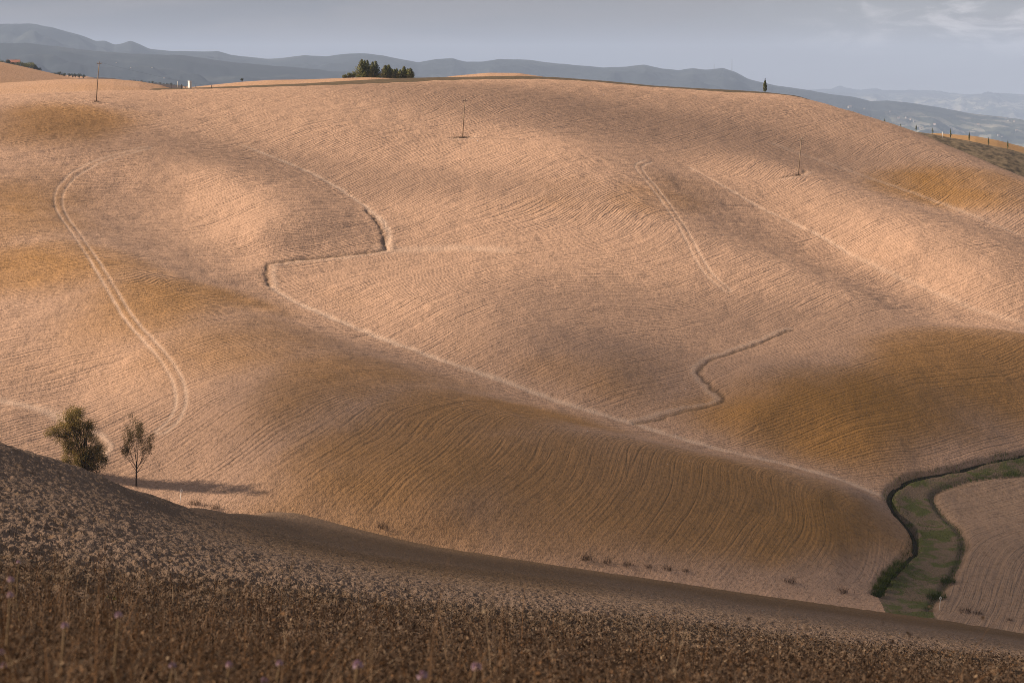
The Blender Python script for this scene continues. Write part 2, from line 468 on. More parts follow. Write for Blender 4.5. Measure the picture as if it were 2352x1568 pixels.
TRACKS = [
 [(340,338),(250,362),(190,388),(150,420),(135,450),(140,485),(170,530),(215,595),(260,670),(300,735),(350,790),(390,840),(412,885),(415,930),(395,968),(370,990)],
 [(1490,370),(1468,380),(1475,398),(1510,440),(1550,495),(1580,545),(1600,585),(1630,630),(1670,665)],
]
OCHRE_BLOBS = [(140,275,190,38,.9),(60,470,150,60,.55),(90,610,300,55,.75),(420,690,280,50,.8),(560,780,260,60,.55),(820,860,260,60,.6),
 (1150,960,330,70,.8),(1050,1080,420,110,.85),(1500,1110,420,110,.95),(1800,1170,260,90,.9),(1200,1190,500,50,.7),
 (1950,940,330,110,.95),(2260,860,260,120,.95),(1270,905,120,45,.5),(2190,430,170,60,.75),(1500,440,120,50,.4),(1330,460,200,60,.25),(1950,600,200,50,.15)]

NC, NRW = 1150, 860
xs = np.linspace(-0.262, 0.262, NC); ys = np.linspace(222.0, 655.0, NRW)
GX = xs[None] * ys[:, None]; GY = np.broadcast_to(ys[:, None], GX.shape).copy()
# the spline is smooth: evaluate it on a coarser grid and interpolate bicubically
def smooth_eval(fn, X_hat, Y_ax, cx=260, cy=230):
    a = np.linspace(X_hat[0], X_hat[-1], cx); b = np.linspace(Y_ax[0], Y_ax[-1], cy)
    C = fn(a[None] * b[:, None], np.broadcast_to(b[:, None], (cy, cx)).copy())
    def w(src, dst):
        f = (dst - src[0]) / (src[1] - src[0]); i = np.clip(np.floor(f).astype(int), 1, len(src) - 3); t = f - i
        W = np.zeros((len(dst), len(src))); r = np.arange(len(dst))
        W[r, i - 1] = -t * (t - 1) * (t - 2) / 6; W[r, i] = (t + 1) * (t - 1) * (t - 2) / 2
        W[r, i + 1] = -(t + 1) * t * (t - 2) / 2; W[r, i + 2] = (t + 1) * t * (t - 1) / 6
        return W
    return w(b, Y_ax) @ C @ w(a, X_hat).T
GZ = smooth_eval(HILL, xs, ys)
GP = smooth_eval(PHASE, xs, ys)
pale = np.zeros(GX.shape); dark = np.zeros(GX.shape); cut = np.zeros(GX.shape)
for px, w, s in PALE_LINES:
    d = np.abs(dist_line(GX, GY, line(px), 8.0)); d = d + 0.35 * vnoise(GX / 1.5, GY / 1.5, 3) * (d < 7.9)
    g = s * np.exp(-(d / w) ** 2); pale = np.maximum(pale, g); cut -= 0.12 * g
for px, w, s in DARK_LINES:
    sd = dist_line(GX, GY, line(px), 6.0); sd = sd + 0.3 * vnoise(GX / 1.1, GY / 1.1, 5)
    d = np.abs(sd); g = s * np.exp(-(d / w) ** 2)
    dark = np.maximum(dark, g); cut -= 0.28 * g
    pale = np.maximum(pale, 0.9 * s * np.exp(-((d - 1.0) / 0.5) ** 2) * (sd < 0 if px[0][0] > 1000 else sd > 0)); cut += 0.06 * s * np.exp(-((d - 1.2) / 0.45) ** 2)
for px in TRACKS:
    sd = np.abs(dist_line(GX, GY, line(px), 6.0))
    g = np.exp(-((sd - 0.68) / 0.27) ** 2); pale = np.maximum(pale, (.62 + .3 * vnoise(GX / 5, GY / 9, 26)) * g); cut -= 0.06 * g
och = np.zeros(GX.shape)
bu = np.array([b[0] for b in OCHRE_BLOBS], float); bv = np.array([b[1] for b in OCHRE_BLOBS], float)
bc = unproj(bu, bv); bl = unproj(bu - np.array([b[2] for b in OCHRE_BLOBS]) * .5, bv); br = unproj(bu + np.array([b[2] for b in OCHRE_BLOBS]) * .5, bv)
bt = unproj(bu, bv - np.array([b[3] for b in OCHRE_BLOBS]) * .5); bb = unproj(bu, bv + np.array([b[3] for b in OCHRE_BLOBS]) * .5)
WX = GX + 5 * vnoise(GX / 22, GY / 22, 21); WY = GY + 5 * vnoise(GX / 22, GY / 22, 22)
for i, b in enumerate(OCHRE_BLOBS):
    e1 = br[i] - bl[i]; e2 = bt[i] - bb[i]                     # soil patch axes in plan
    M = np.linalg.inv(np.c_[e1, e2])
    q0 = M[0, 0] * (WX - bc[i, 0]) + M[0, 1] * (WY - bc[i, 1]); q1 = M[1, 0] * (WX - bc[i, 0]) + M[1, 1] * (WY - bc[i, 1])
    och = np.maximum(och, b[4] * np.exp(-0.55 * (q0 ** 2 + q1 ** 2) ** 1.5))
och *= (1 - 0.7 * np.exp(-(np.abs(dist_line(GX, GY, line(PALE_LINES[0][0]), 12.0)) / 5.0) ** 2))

# regions: the ditch, the meadow strip and the field beyond it
DITCH_W = [(2360,1038),(2290,1052),(2180,1080),(2120,1090),(2080,1102),(2052,1120),(2042,1140),(2050,1165),(2075,1195),(2095,1222),(2102,1245),(2096,1268),(2070,1295),(2040,1325),(2012,1362)]
MEADOW_E = [(2360,1088),(2260,1098),(2190,1112),(2150,1130),(2145,1150),(2165,1180),(2195,1208),(2213,1235),(2214,1262),(2200,1300),(2175,1340),(2150,1375),(2135,1398)]
ditch_l = line(DITCH_W); mead_l = line(MEADOW_E)
far_pt = ditch_l[0] + (ditch_l[0] - ditch_l[1]) / np.linalg.norm(ditch_l[0] - ditch_l[1]) * 40
dd = dist_line(GX, GY, np.vstack([far_pt, ditch_l]), 10.0)
md = dist_line(GX, GY, np.vstack([mead_l[0] + [40, 3], mead_l]), 10.0)
mead_poly = np.vstack([far_pt, ditch_l, [ditch_l[-1][0] - 1, 222.0], [mead_l[-1][0] + 1, 222.0], mead_l[::-1], mead_l[0] + [40, 3]])
low_poly = np.vstack([mead_l[0] + [40, 3], mead_l, [mead_l[-1][0] + 1, 215.0], [110, 215], [150, 300]])
meadow = in_poly(GX, GY, mead_poly); lower = in_poly(GX, GY, low_poly) & ~meadow
GZ2 = GZ + cut
GZ2 -= 0.85 * np.exp(-((np.abs(dd + .2 * vnoise(GX / 2, GY / 2, 18)) / 0.55) ** 2)) + 0.4 * np.exp(-((np.abs(md) / 0.6) ** 2))
GZ2 += 0.10 * vnoise(GX / 3.1, GY / 3.1, 8) + 0.05 * vnoise(GX / 1.3, GY / 1.3, 9)
dark = np.maximum(dark, np.maximum((.5 + .35 * vnoise(GX / 3, GY / 3, 24)) * np.exp(-(np.abs(md + .4 * vnoise(GX / 2, GY / 2, 25)) / 0.4) ** 2), (.5 + .35 * vnoise(GX / 3, GY / 3, 23)) * np.exp(-(np.abs(dd + .4 * vnoise(GX / 1.6, GY / 1.6, 16)) / 0.4) ** 2)))

def grid_faces(nr, nc):
    i = np.arange(nr * nc).reshape(nr, nc)
    return np.stack([i[:-1, :-1], i[:-1, 1:], i[1:, 1:], i[1:, :-1]], -1)
FACES = grid_faces(NRW, NC)
Vall = np.stack([GX, GY, GZ2], -1).reshape(-1, 3)
fmead = meadow[:-1, :-1]; flow = lower[:-1, :-1]
EDGE_PX = [(300,1118),(430,1156),(560,1178),(700,1200),(1000,1240),(1400,1300),(1800,1356),(2010,1368)]
head = np.clip(1.25 - np.abs(dist_line(GX, GY, line(EDGE_PX), 16.0) + 2.0 * vnoise(GX / 6, GY / 6, 17)) / 8.0, 0, 1) * .7
ATT = {'headland': head, 'phase': GP, 'ochre': och, 'pale': pale, 'dark': dark}

def sub_mesh(name, mask, mat):
    f = FACES[mask]; used, inv = np.unique(f.ravel(), return_inverse=True)
    return mesh_np(name, Vall[used], inv.reshape(-1, 4), mat, attrs={k: a.ravel()[used] for k, a in ATT.items()})
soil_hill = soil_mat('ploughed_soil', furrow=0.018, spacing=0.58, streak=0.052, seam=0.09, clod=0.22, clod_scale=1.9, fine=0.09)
soil_low = soil_mat('harrowed_soil', pale=(0.30, 0.195, 0.135), furrow=0.012, spacing=1.0, streak=0.05, seam=0.02, clod=0.16, clod_scale=1.6)

def meadow_mat():
    m, t, p = principled('meadow_turf', 0.95)
    pos = t.n('ShaderNodeNewGeometry').outputs['Position']
    n = t.noise(pos, 0.30, 5.0, 0.65, 0.8); n2 = t.noise(pos, 3.0, 4.0, 0.7)
    c = t.mix(t.mapr(n, 0.45, 0.58), (0.20, 0.135, 0.09), (0.10, 0.105, 0.03))
    c = t.mix(t.mapr(n2, 0.4, 0.7, 0.0, 0.6), c, (0.10, 0.075, 0.045))
    t.put(p.inputs['Base Color'], c)
    b = t.n('ShaderNodeBump'); b.inputs['Distance'].default_value = 1.0; t.put(b.inputs['Height'], t.math('MULTIPLY', n2, 0.2)); t.put(p.inputs['Normal'], b.outputs[0])
    return m
dark_earth = simple('ditch_earth', (0.055, 0.042, 0.026), bump=0.6)
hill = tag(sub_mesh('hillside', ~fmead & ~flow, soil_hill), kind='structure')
tag(sub_mesh('lower_field', flow, soil_low), kind='structure')
tag(sub_mesh('grass_strip', fmead, meadow_mat()), kind='structure')
dl = catmull(np.vstack([far_pt, ditch_l])[::4], 4)                  # the muddy bed lies in the groove
tg = np.gradient(dl, axis=0); tg /= np.linalg.norm(tg, axis=1)[:, None]; nm_ = np.c_[-tg[:, 1], tg[:, 0]]
bed = []
for off, zz in ((-.26, -.5), (-.15, -.62), (0, -.66), (.15, -.62), (.26, -.5)):
    q = dl + nm_ * off; bed.append(np.c_[q, HILL(q[:, 0], q[:, 1]) + zz])
bed = np.stack(bed, 1)
tag(mesh_np('ditch', bed.reshape(-1, 3), grid_faces(len(dl), 5).reshape(-1, 4), dark_earth), kind='structure')

# ------------------------------------------------------------------ near field: the slope the camera stands on
NEAR_COLS = {   # picture column -> [(row, distance)] down the slope
 -250: [(930,78),(985,68),(1060,52),(1180,34),(1290,19),(1410,12),(1568,6.6),(1660,4.8)],
 0: [(1020,84),(1060,72),(1120,58),(1200,40),(1300,22),(1420,13),(1568,7),(1660,5)],
 110: [(1052,90),(1086,79),(1140,60),(1215,41),(1305,23.5),(1420,13.8),(1568,7.2),(1660,5.2)],
 200: [(1083,97),(1110,84),(1160,62),(1230,42),(1310,25),(1420,14.5),(1568,7.5),(1660,5.5)],
 340: [(1136,116),(1160,94),(1200,68),(1255,46),(1322,28),(1420,16),(1568,8),(1660,5.7)],
 415: [(1164,130),(1188,104),(1214,76),(1266,50),(1328,29.5),(1420,17),(1568,8.2),(1660,5.8)],
 500: [(1176,170),(1205,112),(1260,62),(1330,32),(1420,18),(1568,8.5),(1660,6)],
 700: [(1222,190),(1250,125),(1300,66),(1358,33.5),(1440,17.5),(1568,9),(1660,6.2)],
 1000: [(1262,215),(1288,150),(1318,100),(1352,65),(1400,35),(1470,17),(1568,9.5),(1660,6.5)],
 1350: [(1312,220),(1332,155),(1358,100),(1388,66),(1430,38),(1488,18.5),(1568,10.3),(1660,6.8)],
 1700: [(1362,225),(1380,165),(1402,110),(1428,72),(1464,42),(1508,20),(1568,11),(1660,7)],
 2000: [(1403,225),(1420,165),(1440,112),(1462,75),(1492,44),(1526,22),(1568,13.5),(1660,7.5)],
 2300: [(1446,228),(1460,170),(1477,115),(1496,78),(1520,46),(1545,26),(1568,18),(1660,8)],
 2600: [(1492,230),(1505,172),(1520,118),(1537,80),(1556,48),(1575,28),(1600,18),(1680,8)]}
EDGE = [(605,1191),(640,1195),(700,1203),(850,1222),(1000,1241),(1200,1272),(1400,1300),(1600,1329),(1800,1356),(1900,1370),(2000,1382),(2140,1402),(2250,1421),(2352,1440),(2460,1460)]
nx, nl, nz = [], [], []
for u, col in NEAR_COLS.items():
    for v, Y in col:
        x, z = rays(u, v); nx.append(float(x)); nl.append(math.log(Y)); nz.append(float(z))
eu = np.array([e[0] for e in EDGE], float); ev = np.array([e[1] for e in EDGE], float)
ep = unproj(eu, ev)
for (u, v), (X, Y) in zip(EDGE, ep):
    x, z = rays(u, v); nx.append(float(x)); nl.append(math.log(Y)); nz.append(float(z))
for u, v, Y, f in ((-250,930,78,1),(0,1020,84,1),(110,1052,90,1),(200,1083,97,1),(340,1128,120,1),(430,1156,150,.8),(500,1175,172,.5),(560,1187,200,.35)):
    x, z = rays(u, v)
    for Y2, drop in ((Y * 1.12, .5), (Y * 1.3, 2.2), (max(250.0, Y * 1.4), 13.0), (310., 22.)):
        nx.append(float(x)); nl.append(math.log(Y2)); nz.append(float(z) - f * drop / Y2)
NTPS = TPS(np.c_[np.array(nx) * 6.0, nl], np.array(nz), 1e-5)
ex_, ey_ = ep[:, 0] / ep[:, 1], ep[:, 1]
def past_edge(xh, Y):
    e = np.interp(xh, ex_, ey_) + 2.5 * vnoise(xh * 300, Y * 0, 19) + 1.2 * vnoise(xh * 1100, Y * 0, 20)
    return 0.16 * np.clip(Y - e, 0, None) * (xh > ex_[0] - .004)
def near_z(X, Y):
    X = np.asarray(X, float); Y = np.asarray(Y, float)
    return NTPS(X / Y * 6.0, np.log(Y)) * Y - past_edge(X / Y, Y)

NC2, NR2 = 950, 1000
xs2 = np.linspace(-0.275, 0.275, NC2); ys2 = np.exp(np.linspace(math.log(4.2), math.log(290), NR2))
NXg = xs2[None] * ys2[:, None]; NYg = np.broadcast_to(ys2[:, None], NXg.shape).copy()
ax = np.linspace(xs2[0], xs2[-1], 120); al = np.linspace(math.log(4.2), math.log(290), 120)
Cc = NTPS(np.broadcast_to(ax[None] * 6, (120, 120)).copy(), np.broadcast_to(al[:, None], (120, 120)).copy())
def bilin(C, a, b, A, B):
    fi = np.clip((B - b[0]) / (b[1] - b[0]), 0, len(b) - 1.001); fj = np.clip((A - a[0]) / (a[1] - a[0]), 0, len(a) - 1.001)
    out = 0
    def wts(f, n):
        i = np.clip(np.floor(f).astype(int), 1, n - 3); t = f - i
        W = np.zeros((len(f), n)); r = np.arange(len(f))
        W[r, i - 1] = -t * (t - 1) * (t - 2) / 6; W[r, i] = (t + 1) * (t - 1) * (t - 2) / 2
        W[r, i + 1] = -(t + 1) * t * (t - 2) / 2; W[r, i + 2] = (t + 1) * t * (t - 1) / 6
        return W
    return wts(fi, len(b)) @ C @ wts(fj, len(a)).T
NZg = bilin(Cc, ax, al, xs2, np.log(ys2)) * NYg
NZg = NZg - past_edge(NXg / NYg, NYg)
farm = (NYg > 228) & (NXg / NYg > -.14)                          # the field ends where it meets the hillside
NZg[farm] = np.minimum(NZg[farm], HILL(NXg[farm], NYg[farm]) + 0.12 + (0.14 - 0.10 * np.clip((-.085 - NXg[farm] / NYg[farm]) / .02, 0, 1)) * np.clip(252 - NYg[farm], 0, None) - 0.03 * np.clip(NYg[farm] - 258, 0, None))
clod = np.zeros(NXg.shape)
for sc_, am, sd_ in ((1.5, .045, 31), (.5, .025, 35), (.27, .042, 32), (.14, .05, 33), (.08, .03, 34)):
    lodf = np.clip((sc_ * 900 / NYg - 0.6) / 1.5, 0, 1)          # leave out what is finer than the mesh
    nn = vnoise(NXg / sc_ + 5.3, NYg / sc_ * .8, sd_)
    clod += am * (1 - 1.8 * np.abs(nn)) * lodf
clod *= np.clip((NYg - 5) / 22, .25, 1)
NZg = NZg + clod
soil_near = soil_mat('rough_ploughed_soil', pale=(0.205, 0.138, 0.10), ochre=(0.135, 0.082, 0.045), furrow=0.0, clod=0.22, clod_scale=3.2, fine=0.06, speck=0.8)  # the ochre tone here carries the painted shade of the far band
nvx = []
n0_ = math.log(62) + .75 * np.clip((NXg / NYg - .02) / .12, 0, 1)                # far slope's shade painted into the soil colour, narrower towards the east
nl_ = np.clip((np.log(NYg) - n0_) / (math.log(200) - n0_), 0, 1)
near_shade = np.clip((nl_ + .25 * vnoise(NXg / 9, NYg / 30, 63) * (nl_ > 0)) * np.clip((NXg + 36) / 26, 0, 1), 0, 1)
zero = np.zeros(NXg.shape)
tag(mesh_np('near_field', np.stack([NXg, NYg, NZg], -1).reshape(-1, 3), grid_faces(NR2, NC2).reshape(-1, 4), soil_near, attrs={'ochre': near_shade, 'pale': zero, 'dark': zero}), kind='structure')

# ------------------------------------------------------------------ ground behind the crest
def ridge(name, prof, Y, front, back, mat, drop_f, drop_b, n=500, rough=0.0, seed=0, rows=(14, 10), attrs=True, curve=1.6):
    """hill with its crest at distance Y; the crest line follows prof"""
    us = np.linspace(prof[0][0], prof[-1][0], n)
    vs = np.interp(us, [p[0] for p in prof], [p[1] for p in prof])
    k = np.ones(5) / 5; vs = np.convolve(np.pad(vs, 2, 'edge'), k, 'valid')
    x, z = rays(us, vs)
    cz = z * Y
    tf = np.linspace(1, 0, rows[0]); tb = np.linspace(0, 1, rows[1])[1:]
    R = []
    for t in tf:
        yy = Y - front * t; R.append((x * yy, np.full(n, yy), cz - drop_f * t ** curve))
    for t in tb:
        yy = Y + back * t; R.append((x * yy, np.full(n, yy), cz - drop_b * t ** curve))
    V = np.array([np.stack(r, -1) for r in R])
    if rough:
        s = rough * 6
        t_all = np.r_[tf, tb][:, None]
        for q in range(4):
            V[:, :, 2] += rough / 1.9 ** q * vnoise(V[:, :, 0] / s * 2 ** q, V[:, :, 1] / s * 2 ** q, seed + q) * np.clip(t_all * 3, 0.12, 1)
    V[:, :, 2] = np.maximum(V[:, :, 2], -430.0)
    nr = V.shape[0]
    z0 = np.zeros(nr * n)
    return mesh_np(name, V.reshape(-1, 3), grid_faces(nr, n).reshape(-1, 4), mat, attrs={'ochre': z0 + 0.35, 'pale': z0, 'dark': z0} if attrs else None)

soil_far = soil_mat('distant_soil', furrow=0.0, clod=0.26, clod_scale=1.5, fine=.08)
verge = simple('dry_verge', (0.12, 0.08, 0.042), scale=0.8, vary=0.4, bump=0.8)
tag(ridge('track', [(-150,222),(0,214),(150,207),(250,204),(400,203),(470,201),(700,192),(800,186),(900,180.5),(1000,178),(1060,177),(1190,174.5),(1280,178),(1400,187),(1500,197),(1600,203),(1700,208),(1760,212),(1830,220),(1900,241),(1990,274)], 645, 25, 30, verge, 4, 6), kind='structure')
tag(ridge('back_field', [(300,215),(400,205),(480,196),(560,188),(620,184),(700,183),(780,180),(840,178),(960,182),(1000,181),(1040,175),(1120,167.5),(1190,168),(1250,177),(1330,184),(1420,190),(1480,196),(1600,207),(1760,217),(1850,232),(1950,272)], 700, 40, 60, soil_far, 6, 14), kind='structure')
tag(ridge('stubble_field', [(-150,196),(0,191),(130,183),(200,181),(260,182),(320,187),(370,196),(400,206),(440,216)], 660, 60, 80, soil_far, 10, 20), kind='structure')
tag(ridge('upper_field', [(-150,118),(0,142),(70,157),(130,171),(170,180),(230,192),(300,206)], 760, 110, 120, soil_far, 25, 30), kind='structure')
tag(ridge('weedy_field', [(1980,280),(2032,287),(2068,296),(2104,303),(2142,308),(2183,316.5),(2226,324),(2270,333.5),(2314,342),(2352,352),(2480,385)], 640, 50, 50, simple('weedy_ground', (0.24, 0.17, 0.10), scale=0.5, vary=0.5, dark=0.25, bump=1.0), 18, 10), kind='structure')
tag(ridge('ochre_field', [(2100,310),(2150,306),(2190,309),(2240,313),(2290,322),(2352,338),(2480,370)], 680, 60, 50, soil_mat('ochre_soil', pale=(0.42, 0.25, 0.12), clod=0.1, clod_scale=1.2), 8, 14), kind='structure')
tag(ridge('fallow_hill', [(100,190),(160,182),(200,179),(235,178.5),(260,180),(300,187),(360,192),(420,197)], 1150, 150, 150, simple('fallow_soil', (0.085, 0.062, 0.055), scale=0.1), 20, 30), kind='structure')

# ------------------------------------------------------------------ plain and mountains
def plain_mat():
    m, t, p = principled('plain_fields', 0.95)
    pos = t.n('ShaderNodeNewGeometry').outputs['Position']
    vo = t.n('ShaderNodeTexVoronoi'); t.put(vo.inputs['Vector'], pos); vo.inputs['Scale'].default_value = 0.006
    wh = t.n('ShaderNodeSeparateColor'); t.put(wh.inputs[0], vo.outputs['Color'])
    c = t.mix(t.mapr(wh.outputs[0], 0.35, 0.7), (0.10, 0.11, 0.06), (0.32, 0.28, 0.2))
    c = t.mix(t.mapr(wh.outputs[1], 0.6, 0.9), c, (0.14, 0.16, 0.07))
    n = t.noise(pos, 0.02, 5.0, 0.7)
    c = t.mix(t.mapr(n, 0.52, 0.6), c, (0.03, 0.04, 0.02))
    t.put(p.inputs['Base Color'], c)
    return m
def woods_mat():
    m, t, p = principled('wooded_slopes', 1.0)
    pos = t.n('ShaderNodeNewGeometry').outputs['Position']
    n = t.noise(pos, 0.0022, 6.0, 0.6, 0.4)
    c = t.mix(t.mapr(n, 0.54, 0.64), (0.014, 0.019, 0.020), (0.036, 0.040, 0.036))
    # farmed ground on the low slopes
    vo = t.n('ShaderNodeTexVoronoi'); t.put(vo.inputs['Vector'], pos); vo.inputs['Scale'].default_value = 0.009
    wh = t.n('ShaderNodeSeparateColor'); t.put(wh.inputs[0], vo.outputs['Color'])
    f = t.mix(t.mapr(wh.outputs[0], 0.3, 0.8), (0.06, 0.07, 0.04), (0.30, 0.27, 0.20))
    f = t.mix(t.mapr(t.noise(pos, 0.012, 5.0, 0.7), 0.50, 0.56), f, (0.02, 0.026, 0.018))
    sp = t.n('ShaderNodeSeparateXYZ'); t.put(sp.inputs[0], pos)
    low = t.math('ADD', sp.outputs[2], t.math('MULTIPLY', t.math('SUBTRACT', n, 0.5), 150.0))
    c = t.mix(t.mapr(low, -140.0, -235.0, 0.0, 0.85), c, f)
    t.put(p.inputs['Base Color'], c)
    return m
PLAIN_Z = -300.0
gx = np.linspace(-0.42, 0.42, 160); gy = np.exp(np.linspace(math.log(300), math.log(12500), 160))
PXg = gx[None] * gy[:, None]; PYg = np.broadcast_to(gy[:, None], PXg.shape)
PZg = PLAIN_Z + 14 * vnoise(PXg / 700, PYg / 700, 41) + 5 * vnoise(PXg / 260, PYg / 260, 42)
tag(mesh_np('plain', np.stack([PXg, PYg, PZg], -1).reshape(-1, 3), grid_faces(160, 160).reshape(-1, 4), plain_mat()), kind='structure')
MOUNT = [(-300,70),(0,55),(80,55),(120,62),(180,80),(220,95),(240,94),(262,104),(280,101),(300,93),(345,112),(400,117),(480,118),(500,118),(530,128),(620,135),(660,130),(700,126),(750,131),(800,126),(840,125),(880,128),(960,143),(1000,136),(1040,134),(1070,142),(1110,143),(1150,137),(1220,139),(1300,148),(1380,155),(1440,152),(1480,148),(1520,158),(1560,162),(1590,157),(1620,161),(1660,155),(1690,165),(1720,182),(1780,195),(1850,205),(1900,213),(1960,222),(2000,234),(2040,233),(2100,240),(2150,246),(2220,260),(2300,268),(2352,276),(2600,300)]
woods = woods_mat()
tag(ridge('mountains', MOUNT, 11000, 2800, 1500, woods, 330, 300, n=1400, rough=42, seed=51, rows=(70, 12), attrs=False, curve=1.15), kind='structure')
FOOT = [(-300,90),(0,100),(60,99),(120,106),(200,116),(300,122),(420,128),(520,140),(640,152),(760,165),(900,172),(1100,185),(1300,200)]
tag(ridge('foothills', FOOT, 7600, 2600, 1200, woods, 260, 150, n=900, rough=26, seed=61, rows=(50, 12), attrs=False, curve=1.1), kind='structure')
FAR = [(1500,215),(1650,200),(1760,193),(1900,190),(2000,192),(2120,196),(2200,205),(2280,200),(2352,203),(2500,210),(2700,215)]
tag(ridge('far_range', [(u, v + 14) for u, v in FAR], 22500, 3000, 1500, woods, 250, 250, n=500, rough=60, seed=71, rows=(20, 8), attrs=False), kind='structure')
#@OBJECTS@
# ------------------------------------------------------------------ small helpers for things on the ground
def on_hill(u, v):
    p = unproj([u], [v])[0]
    return Vector((p[0], p[1], float(HILL(np.array([p[0]]), np.array([p[1]]))[0])))
def at(u, v, Y):
    x, z = rays(u, v); return Vector((float(x) * Y, Y, float(z) * Y))
def near_pt(u, v, lo=4.5, hi=260.0):
    x, z = rays(u, v); Ys = np.exp(np.linspace(math.log(lo), math.log(hi), 500))
    g = near_z(float(x) * Ys, Ys) - float(z) * Ys
    i = int(np.argmax(g >= 0)) if (g >= 0).any() else int(np.abs(g).argmin())
    return Vector((float(x) * Ys[i], Ys[i], float(z) * Ys[i]))

def tint_mat(name, ramp, rough=0.85, trans=0.0):
    m, t, p = principled(name, rough)
    r = t.n('ShaderNodeValToRGB'); t.put(r.inputs[0], t.attr('tint'))
    el = r.color_ramp.elements
    while len(el) < len(ramp): el.new(0.5)
    for i, (q, c) in enumerate(ramp): el[i].position = q; el[i].color = (*c, 1)
    t.put(p.inputs['Base Color'], r.outputs[0])
    if trans:
        tr = t.n('ShaderNodeBsdfTranslucent'); t.put(tr.inputs[0], r.outputs[0])
        mx = t.n('ShaderNodeMixShader'); mx.inputs[0].default_value = trans
        t.put(mx.inputs[1], p.outputs[0]); t.put(mx.inputs[2], tr.outputs[0])
        o = [n for n in m.node_tree.nodes if n.type == 'OUTPUT_MATERIAL'][0]; t.put(o.inputs[0], mx.outputs[0])
    return m

def leaves(name, C, size, mat, parent, tint, aspect=0.6, rng=RNG, droop=None):
    """C (n,3) centres -> one diamond leaf each, random facing"""
    n = len(C); size = np.broadcast_to(size, (n,))[:, None]
    a = rng.normal(size=(n, 3)); a /= np.linalg.norm(a, axis=1)[:, None]
    if droop is not None: a = a * (1 - droop) + np.array([0, 0, 1.0]) * droop; a /= np.linalg.norm(a, axis=1)[:, None]
    b = np.cross(a, rng.normal(size=(n, 3))); b /= np.linalg.norm(b, axis=1)[:, None]
    V = np.stack([C - a * size * .5, C + b * size * .5 * aspect, C + a * size * .5, C - b * size * .5 * aspect], 1).reshape(-1, 3)
    Fc = np.arange(n * 4).reshape(n, 4)
    return mesh_np(name, V, Fc, mat, parent, smooth=False, attrs={'tint': np.repeat(np.clip(tint, 0, 1), 4)})

bark = simple('grey_bark', (0.13, 0.095, 0.065), scale=9, bump=0.6)
dark_bark = simple('dark_bark', (0.065, 0.048, 0.035), scale=9, bump=0.6)
leaf_green = tint_mat('olive_leaves', [(0, (0.04, 0.038, 0.012)), (.5, (0.14, 0.115, 0.034)), (1, (0.34, 0.23, 0.07))], trans=0.35)
leaf_rust = tint_mat('sparse_leaves', [(0, (0.05, 0.045, 0.015)), (.6, (0.13, 0.10, 0.035)), (1, (0.24, 0.14, 0.05))], trans=0.25)
leaf_far = tint_mat('shrub_leaves', [(0, (0.02, 0.03, 0.012)), (.5, (0.085, 0.095, 0.03)), (1, (0.24, 0.22, 0.06))], trans=0.25)
needle = tint_mat('conifer_needles', [(0, (0.03, 0.042, 0.018)), (.5, (0.125, 0.14, 0.052)), (1, (0.28, 0.26, 0.09))])

# ------------------------------------------------------------------ the two trees at the foot of the slope
def dense_tree():
    B = on_hill(195, 1092); s = B.y / F
    root = empty('broadleaf_tree', B)
    tag(root, 'dense olive-green leafy tree with a lopsided crown behind the dark ploughed slope', 'tree')
    lobes = [(-24,142,24,24),(-42,128,24,22),(-58,112,22,18),(-75,103,13,12),(-16,118,28,24),(2,92,27,26),(14,122,14,14),(16,70,27,24),(-22,84,18,16),(-38,72,14,12),(30,56,22,20),(-8,60,20,18),(-30,44,22,18),(2,36,26,20),(30,34,24,20),(-14,22,26,14),(16,16,28,14),(44,42,13,12),(-46,30,13,10),(-32,140,12,18),(-30,100,22,20),(-36,66,18,18),(-14,128,26,24),(6,106,24,22),(-12,150,14,12),(-48,88,20,16),(-28,118,26,24),(8,58,24,20),(-6,42,22,18),(12,30,22,18)]
    mb = MB(); rg = random.Random(5)
    for k in range(5):
        mb.tube([(rg.uniform(-.25,.25), rg.uniform(-.25,.25), -0.6), (rg.uniform(-.5,.5), rg.uniform(-.5,.5), 2.0), (rg.uniform(-1.2,.6), rg.uniform(-.8,.8), 4.4), (rg.uniform(-1.7,.4), rg.uniform(-.8,.8), 6.6)], [.13,.10,.06,.02], 6)
    Cs, Ts = [], []
    for (dx, dz, rx, rz) in lobes:
        c = np.array([dx * s, rg.uniform(-.9, .9), dz * s]); rr = np.array([rx * s, (rx + rz) / 2 * s * 1.1, rz * s])
        for q in range(int(14 + rx * 1.1)):
            d = RNG.normal(size=3); d /= np.linalg.norm(d); tip = c + d * rr * RNG.uniform(.35, 1.0)
            st = np.array([c[0] * .5, c[1] * .4, max(c[2] - rz * s * 1.1, .2)])
            if q % 2 == 0: mb.tube([st, (st + tip) / 2 + RNG.normal(size=3) * .12, tip], [.03,.018,.006], 4, False)
            m = int(RNG.integers(14, 32))
            P = tip + RNG.normal(size=(m, 3)) * np.array([.24, .24, .2])
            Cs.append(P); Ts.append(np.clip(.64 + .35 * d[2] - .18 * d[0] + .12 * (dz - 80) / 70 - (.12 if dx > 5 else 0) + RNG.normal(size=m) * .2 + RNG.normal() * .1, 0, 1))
    mb.build('trunk', dark_bark, root, True)
    leaves('crown', np.vstack(Cs), RNG.uniform(.10, .18, sum(map(len, Cs))), leaf_green, root, np.concatenate(Ts))

